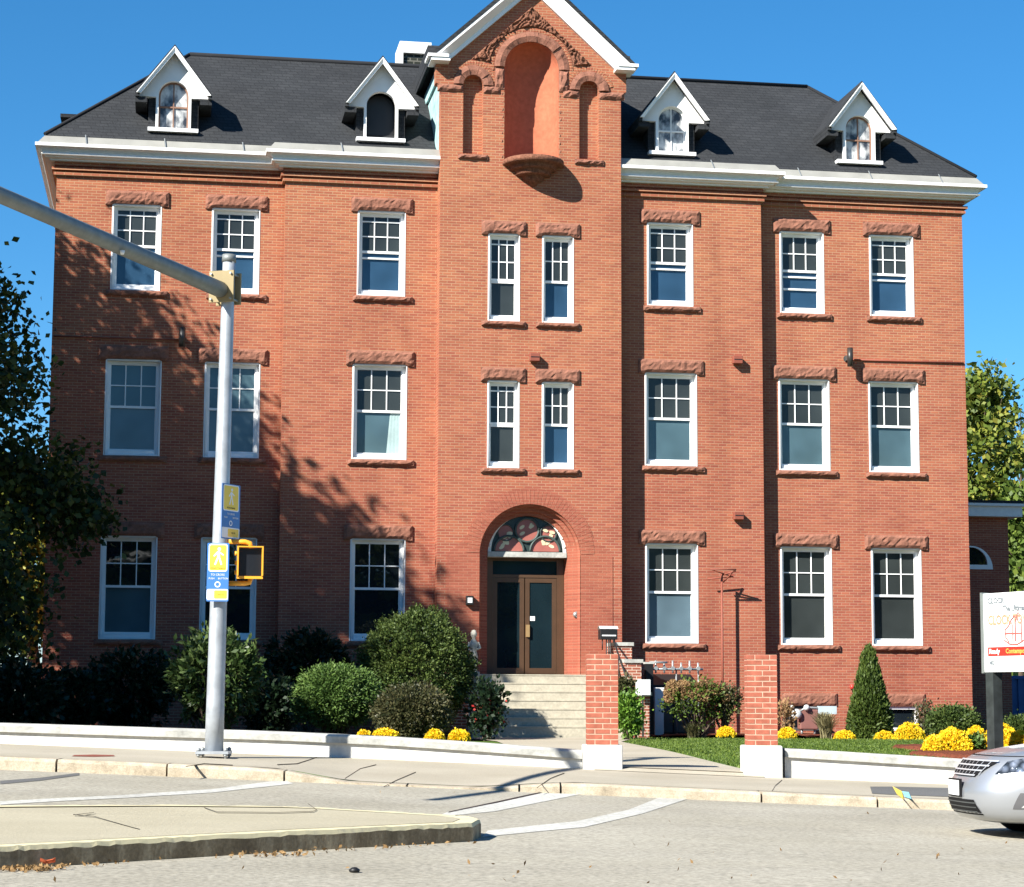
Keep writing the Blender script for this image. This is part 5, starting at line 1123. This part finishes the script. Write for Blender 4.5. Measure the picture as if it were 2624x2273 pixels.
for pl in ([(.95, .63), (.85, .56), (.85, .47), (.95, .42), (1.0, .36), (1.05, .42), (1.05, .62)], [(1.12, .62), (1.12, .38), (1.2, .25), (1.28, .38), (1.28, .62)], [(.82, .6), (.95, .65), (1.15, .66), (1.3, .62), (1.45, .55)], [(.85, .52), (1.28, .52)], [(1.0, .36), (1.1, .3), (1.2, .36)]):
    m.tube([(x - .27, -.004, zf(f)) for x, f in pl], .012, 5)
m.build('tower_drawing', plain('faded_sign_red', (.62, .14, .12), .5), t, local=True)

# ================================================================== CAR
NEX = 3.4
def spow(a, e): return math.copysign(abs(a) ** e, a)
LV = [(.17, 2.02, -2.05, .74), (.20, 2.16, -2.14, .80), (.26, 2.225, -2.2, .84), (.34, 2.255, -2.23, .865), (.42, 2.265, -2.25, .875), (.48, 2.26, -2.255, .88), (.55, 2.225, -2.25, .883), (.62, 2.18, -2.24, .882), (.69, 2.13, -2.22, .875), (.745, 2.085, -2.2, .862), (.785, 2.02, -2.18, .845), (.82, 1.90, -2.16, .825), (.855, 1.73, -2.13, .805), (.89, 1.50, -2.1, .785), (.92, 1.26, -2.05, .765), (.945, 1.02, -2.0, .745), (.955, .90, -1.95, .735)]
def lerpL(z):
    for a, b in zip(LV[:-1], LV[1:]):
        if z <= b[0]: k = (z - a[0]) / (b[0] - a[0]); return [a[i] + (b[i] - a[i]) * k for i in range(4)]
    return list(LV[-1])
def cpt(t, z, off=0.):
    _, xf, xr, hw = lerpL(z); c, s = math.cos(t), math.sin(t)
    x = (xf if c > 0 else -xr) * spow(c, 2 / NEX); y = hw * spow(s, 2 / NEX)
    n = np.array([c * .8 if c > 0 else c, s, 0]); 
    if off:
        e = 1e-3; a = np.array(cpt(t + e, z)); b = np.array(cpt(t - e, z)); u = a - b; q = np.array(cpt(t, z + 5e-3)) - np.array(cpt(t, z - 5e-3)); n = np.cross(u, q); n /= np.linalg.norm(n); return tuple(np.array([x, y, z]) + n * off)
    return (x, y, z)
def tof(yf): return math.asin(min(1, abs(yf)) ** (NEX / 2)) * (1 if yf >= 0 else -1)
fc = onD(1929, 1602, 20.4); A_ = math.radians(6); fwd = -RT0 * math.cos(A_) - FH * math.sin(A_); hd = math.atan2(fwd[1], fwd[0])
org = fc - np.array([fwd[0], fwd[1], 0]) * 2.28; s_c, d_c = toSD(org + np.array([fwd[0], fwd[1], 0]) * 1.0); zc_ = z_road(s_c, d_c)
car = thing('parked_car' if False else 'car', 'silver sedan entering from the right edge with chrome grille and headlight', 'car', (org[0], org[1], zc_), hd)
SILV = NT('silver_car_paint', .34, .5); SILV.b.inputs['Metallic'].default_value = .6; SILV.col((.40, .42, .45)); SILV.b.inputs['Coat Weight'].default_value = .6; SILV.b.inputs['Coat Roughness'].default_value = .05; SILV = SILV.m
m = MB(); TT = sarr(0, 2 * math.pi, 97)[:-1]; m.grid([[cpt(t, z[0]) for t in TT] for z in LV], True, True); m.add([cpt(t, .17) for t in TT], [tuple(range(95, -1, -1))]); m.add([cpt(t, .955) for t in TT], [tuple(range(96))]); m.build('body', SILV, car, local=True)
GH = [(.95, .95, -1.72, .735), (1.05, .70, -1.60, .715), (1.2, .38, -1.40, .67), (1.34, .10, -1.18, .615), (1.42, -.12, -.98, .55), (1.46, -.35, -.75, .40)]
def gpt(t, r): c, s = math.cos(t), math.sin(t); return ((r[1] if c > 0 else -0 + r[2] * -1) * spow(c, 2 / 5), r[3] * spow(s, 2 / 5), r[0])
def gh(r):
    mid, ha = (r[1] + r[2]) / 2, (r[1] - r[2]) / 2
    return [(mid + ha * spow(math.cos(t), 2 / 5), r[3] * spow(math.sin(t), 2 / 5), r[0]) for t in TT]
m = MB(); m.grid([gh(r) for r in GH[:4]], True, True); m.build('windows', glassm('car_glass', (.012, .016, .018), .02, .6), car, local=True)
m = MB(); m.grid([gh(r) for r in GH[3:]], True, True); m.add(gh(GH[-1]), [tuple(range(96))]); m.build('car_roof', SILV, car, local=True)
CHRO = plain('chrome', (.66, .68, .70), .34, .5, .5, var=.03); BLKP = plain('black_plastic', (.012, .012, .013), .6, .12)
def patch(mb, pts_lo, pts_hi, z0, z1, off, n=14, k=4, zlo=None):
    """body-following panel: angle limits at the bottom and top edge"""
    rows = []
    for j in range(k + 1):
        v = j / k; a = pts_lo[0] + (pts_hi[0] - pts_lo[0]) * v; b = pts_lo[1] + (pts_hi[1] - pts_lo[1]) * v
        rows.append([cpt(a + (b - a) * i / n, z0 + (z1 - z0) * v + (zlo(i / n, v) if zlo else 0), off) for i in range(n + 1)])
    return mb.grid(rows, True)
m = MB(); patch(m, (tof(-.36), tof(.36)), (tof(-.56), tof(.56)), .60, .735, .014); m.build('grille', BLKP, car, local=True)
m = MB()
for z, y in ((.60, .37), (.645, .44), (.69, .50), (.735, .57)): patch(m, (tof(-y), tof(y)), (tof(-y), tof(y)), z - .006, z + .006, .022, 20, 2)
for y in sarr(-.42, .42, 9): patch(m, (tof(y - .005), tof(y + .005)), (tof(y * 1.15 - .005), tof(y * 1.15 + .005)), .61, .73, .019, 2, 3)
m.build('grille_bars', CHRO, car, local=True)
m = MB(); patch(m, (tof(-.52), tof(.52)), (tof(-.44), tof(.44)), .245, .385, .004); m.build('lower_intake', BLKP, car, local=True)
m = MB()
for z in (.275, .315, .355): patch(m, (tof(-.46), tof(.46)), (tof(-.46), tof(.46)), z - .006, z + .006, .008, 20, 2)
m.build('intake_bars', DKGREY, car, local=True)
HL = NT('headlight_lens', .08, .6); HL.b.inputs['Metallic'].default_value = .6; hv_ = HL.n('TexVoronoi'); hv_.inputs['Scale'].default_value = 14; HL.l(HL.obj(), hv_.inputs['Vector']); HL.col(HL.ramp(hv_.outputs['Distance'], [(.05, (.95, .97, 1)), (.3, (.35, .39, .46)), (.7, (.05, .06, .07))])); HL.bump(hv_.outputs['Distance'], .8, .03); HL = HL.m  # pale and dark cells paint sparkle into the lens colour
for s in (-1, 1):
    m = MB(); a, b = tof(.60) * s, s * math.radians(52); patch(m, (a, b), (a * 1.12, b), .625, .742, .006, 18, 5, lambda u, v: .05 * u + .05 * v * u); m.build('headlight', HL, car, local=True)
    m = MB(); patch(m, (tof(.76) * s, tof(.905) * s), (tof(.80) * s, tof(.91) * s), .31, .46, .004, 8, 5); f_ = m.build('fog_recess', plain('grey_plastic', (.10, .10, .105), .6), car, local=True)
    m = MB(); patch(m, (tof(.80) * s, tof(.87) * s), (tof(.81) * s, tof(.87) * s), .325, .345, .008, 6, 3); m.build('fog_lamp', CHRO, f_, local=True)
m = MB(); m.box(2.262, 2.286, -.17, .17, .40, .57); pl_ = m.build('licence_plate', BLKP, car, local=True); MB().box(2.2865, 2.290, -.152, .152, .415, .555).build('plate_face', SIGNW, pl_, local=True)
m = MB()
patch(m, (tof(-.999), tof(.999)), (tof(-.999), tof(.999)), .787, .793, .0035, 60, 1)
for s in (-1, 1):
    a = math.radians(62) * s; patch(m, (a - .006, a + .006), (a * .93 - .006, a * .93 + .006), .26, .70, .0035, 1, 8)
m.build('panel_gaps', BLKP, car, local=True)
for x in (1.33, -1.27):
    for s in (-1, 1):
        y = s * .80; m = MB(); prof = [(.19, -.1), (.28, -.105), (.305, -.08), (.312, 0), (.305, .08), (.28, .105), (.19, .1)]
        rows = [[(x + r * math.cos(a), y + s * (h - .03), .31 + r * math.sin(a)) for a in sarr(0, 2 * math.pi, 37)[:-1]] for r, h in prof]; m.grid(rows, True, True); wh = m.build('wheel', plain('tyre_rubber', (.016, .016, .017), .85, .2), car, local=True)
        m = MB(); m.grid([[(x + r * math.cos(a), y + s * (h - .03), .31 + r * math.sin(a)) for a in sarr(0, 2 * math.pi, 37)[:-1]] for r, h in ((.195, .09), (.17, .06), (.05, .07), (0, .08))], True, True)
        for k in range(7): a = k * 2 * math.pi / 7; m.beam((x + .05 * math.cos(a), y + s * .055, .31 + .05 * math.sin(a)), (x + .185 * math.cos(a), y + s * .055, .31 + .185 * math.sin(a)), .03, .03, (0, 1, 0))
        m.build('rim', STEEL, wh, local=True)
        m = MB(); rows = []
        for r in (.0, .36): rows.append([(x + r * math.cos(a), s * (lerpL(max(.18, min(.9, .31 + r * math.sin(a))))[3] * (1 - (abs(x + r * math.cos(a)) / 2.26) ** NEX) ** (1 / NEX) + .004), max(.17, .31 + r * math.sin(a))) for a in sarr(0, math.pi, 25)])
        m.grid(rows); m.build('wheel_arch', BLKP, car, local=True)
for s in (-1, 1):
    m = MB(); m.lathe((.62, s * .93, 1.0), [(0, -.06), (.07, -.05), (.09, 0), (.07, .06), (0, .07)], 12); m.box(.58, .66, *sorted((s * .72, s * .9)), .96, .99); m.build('wing_mirror', SILV, car, local=True)
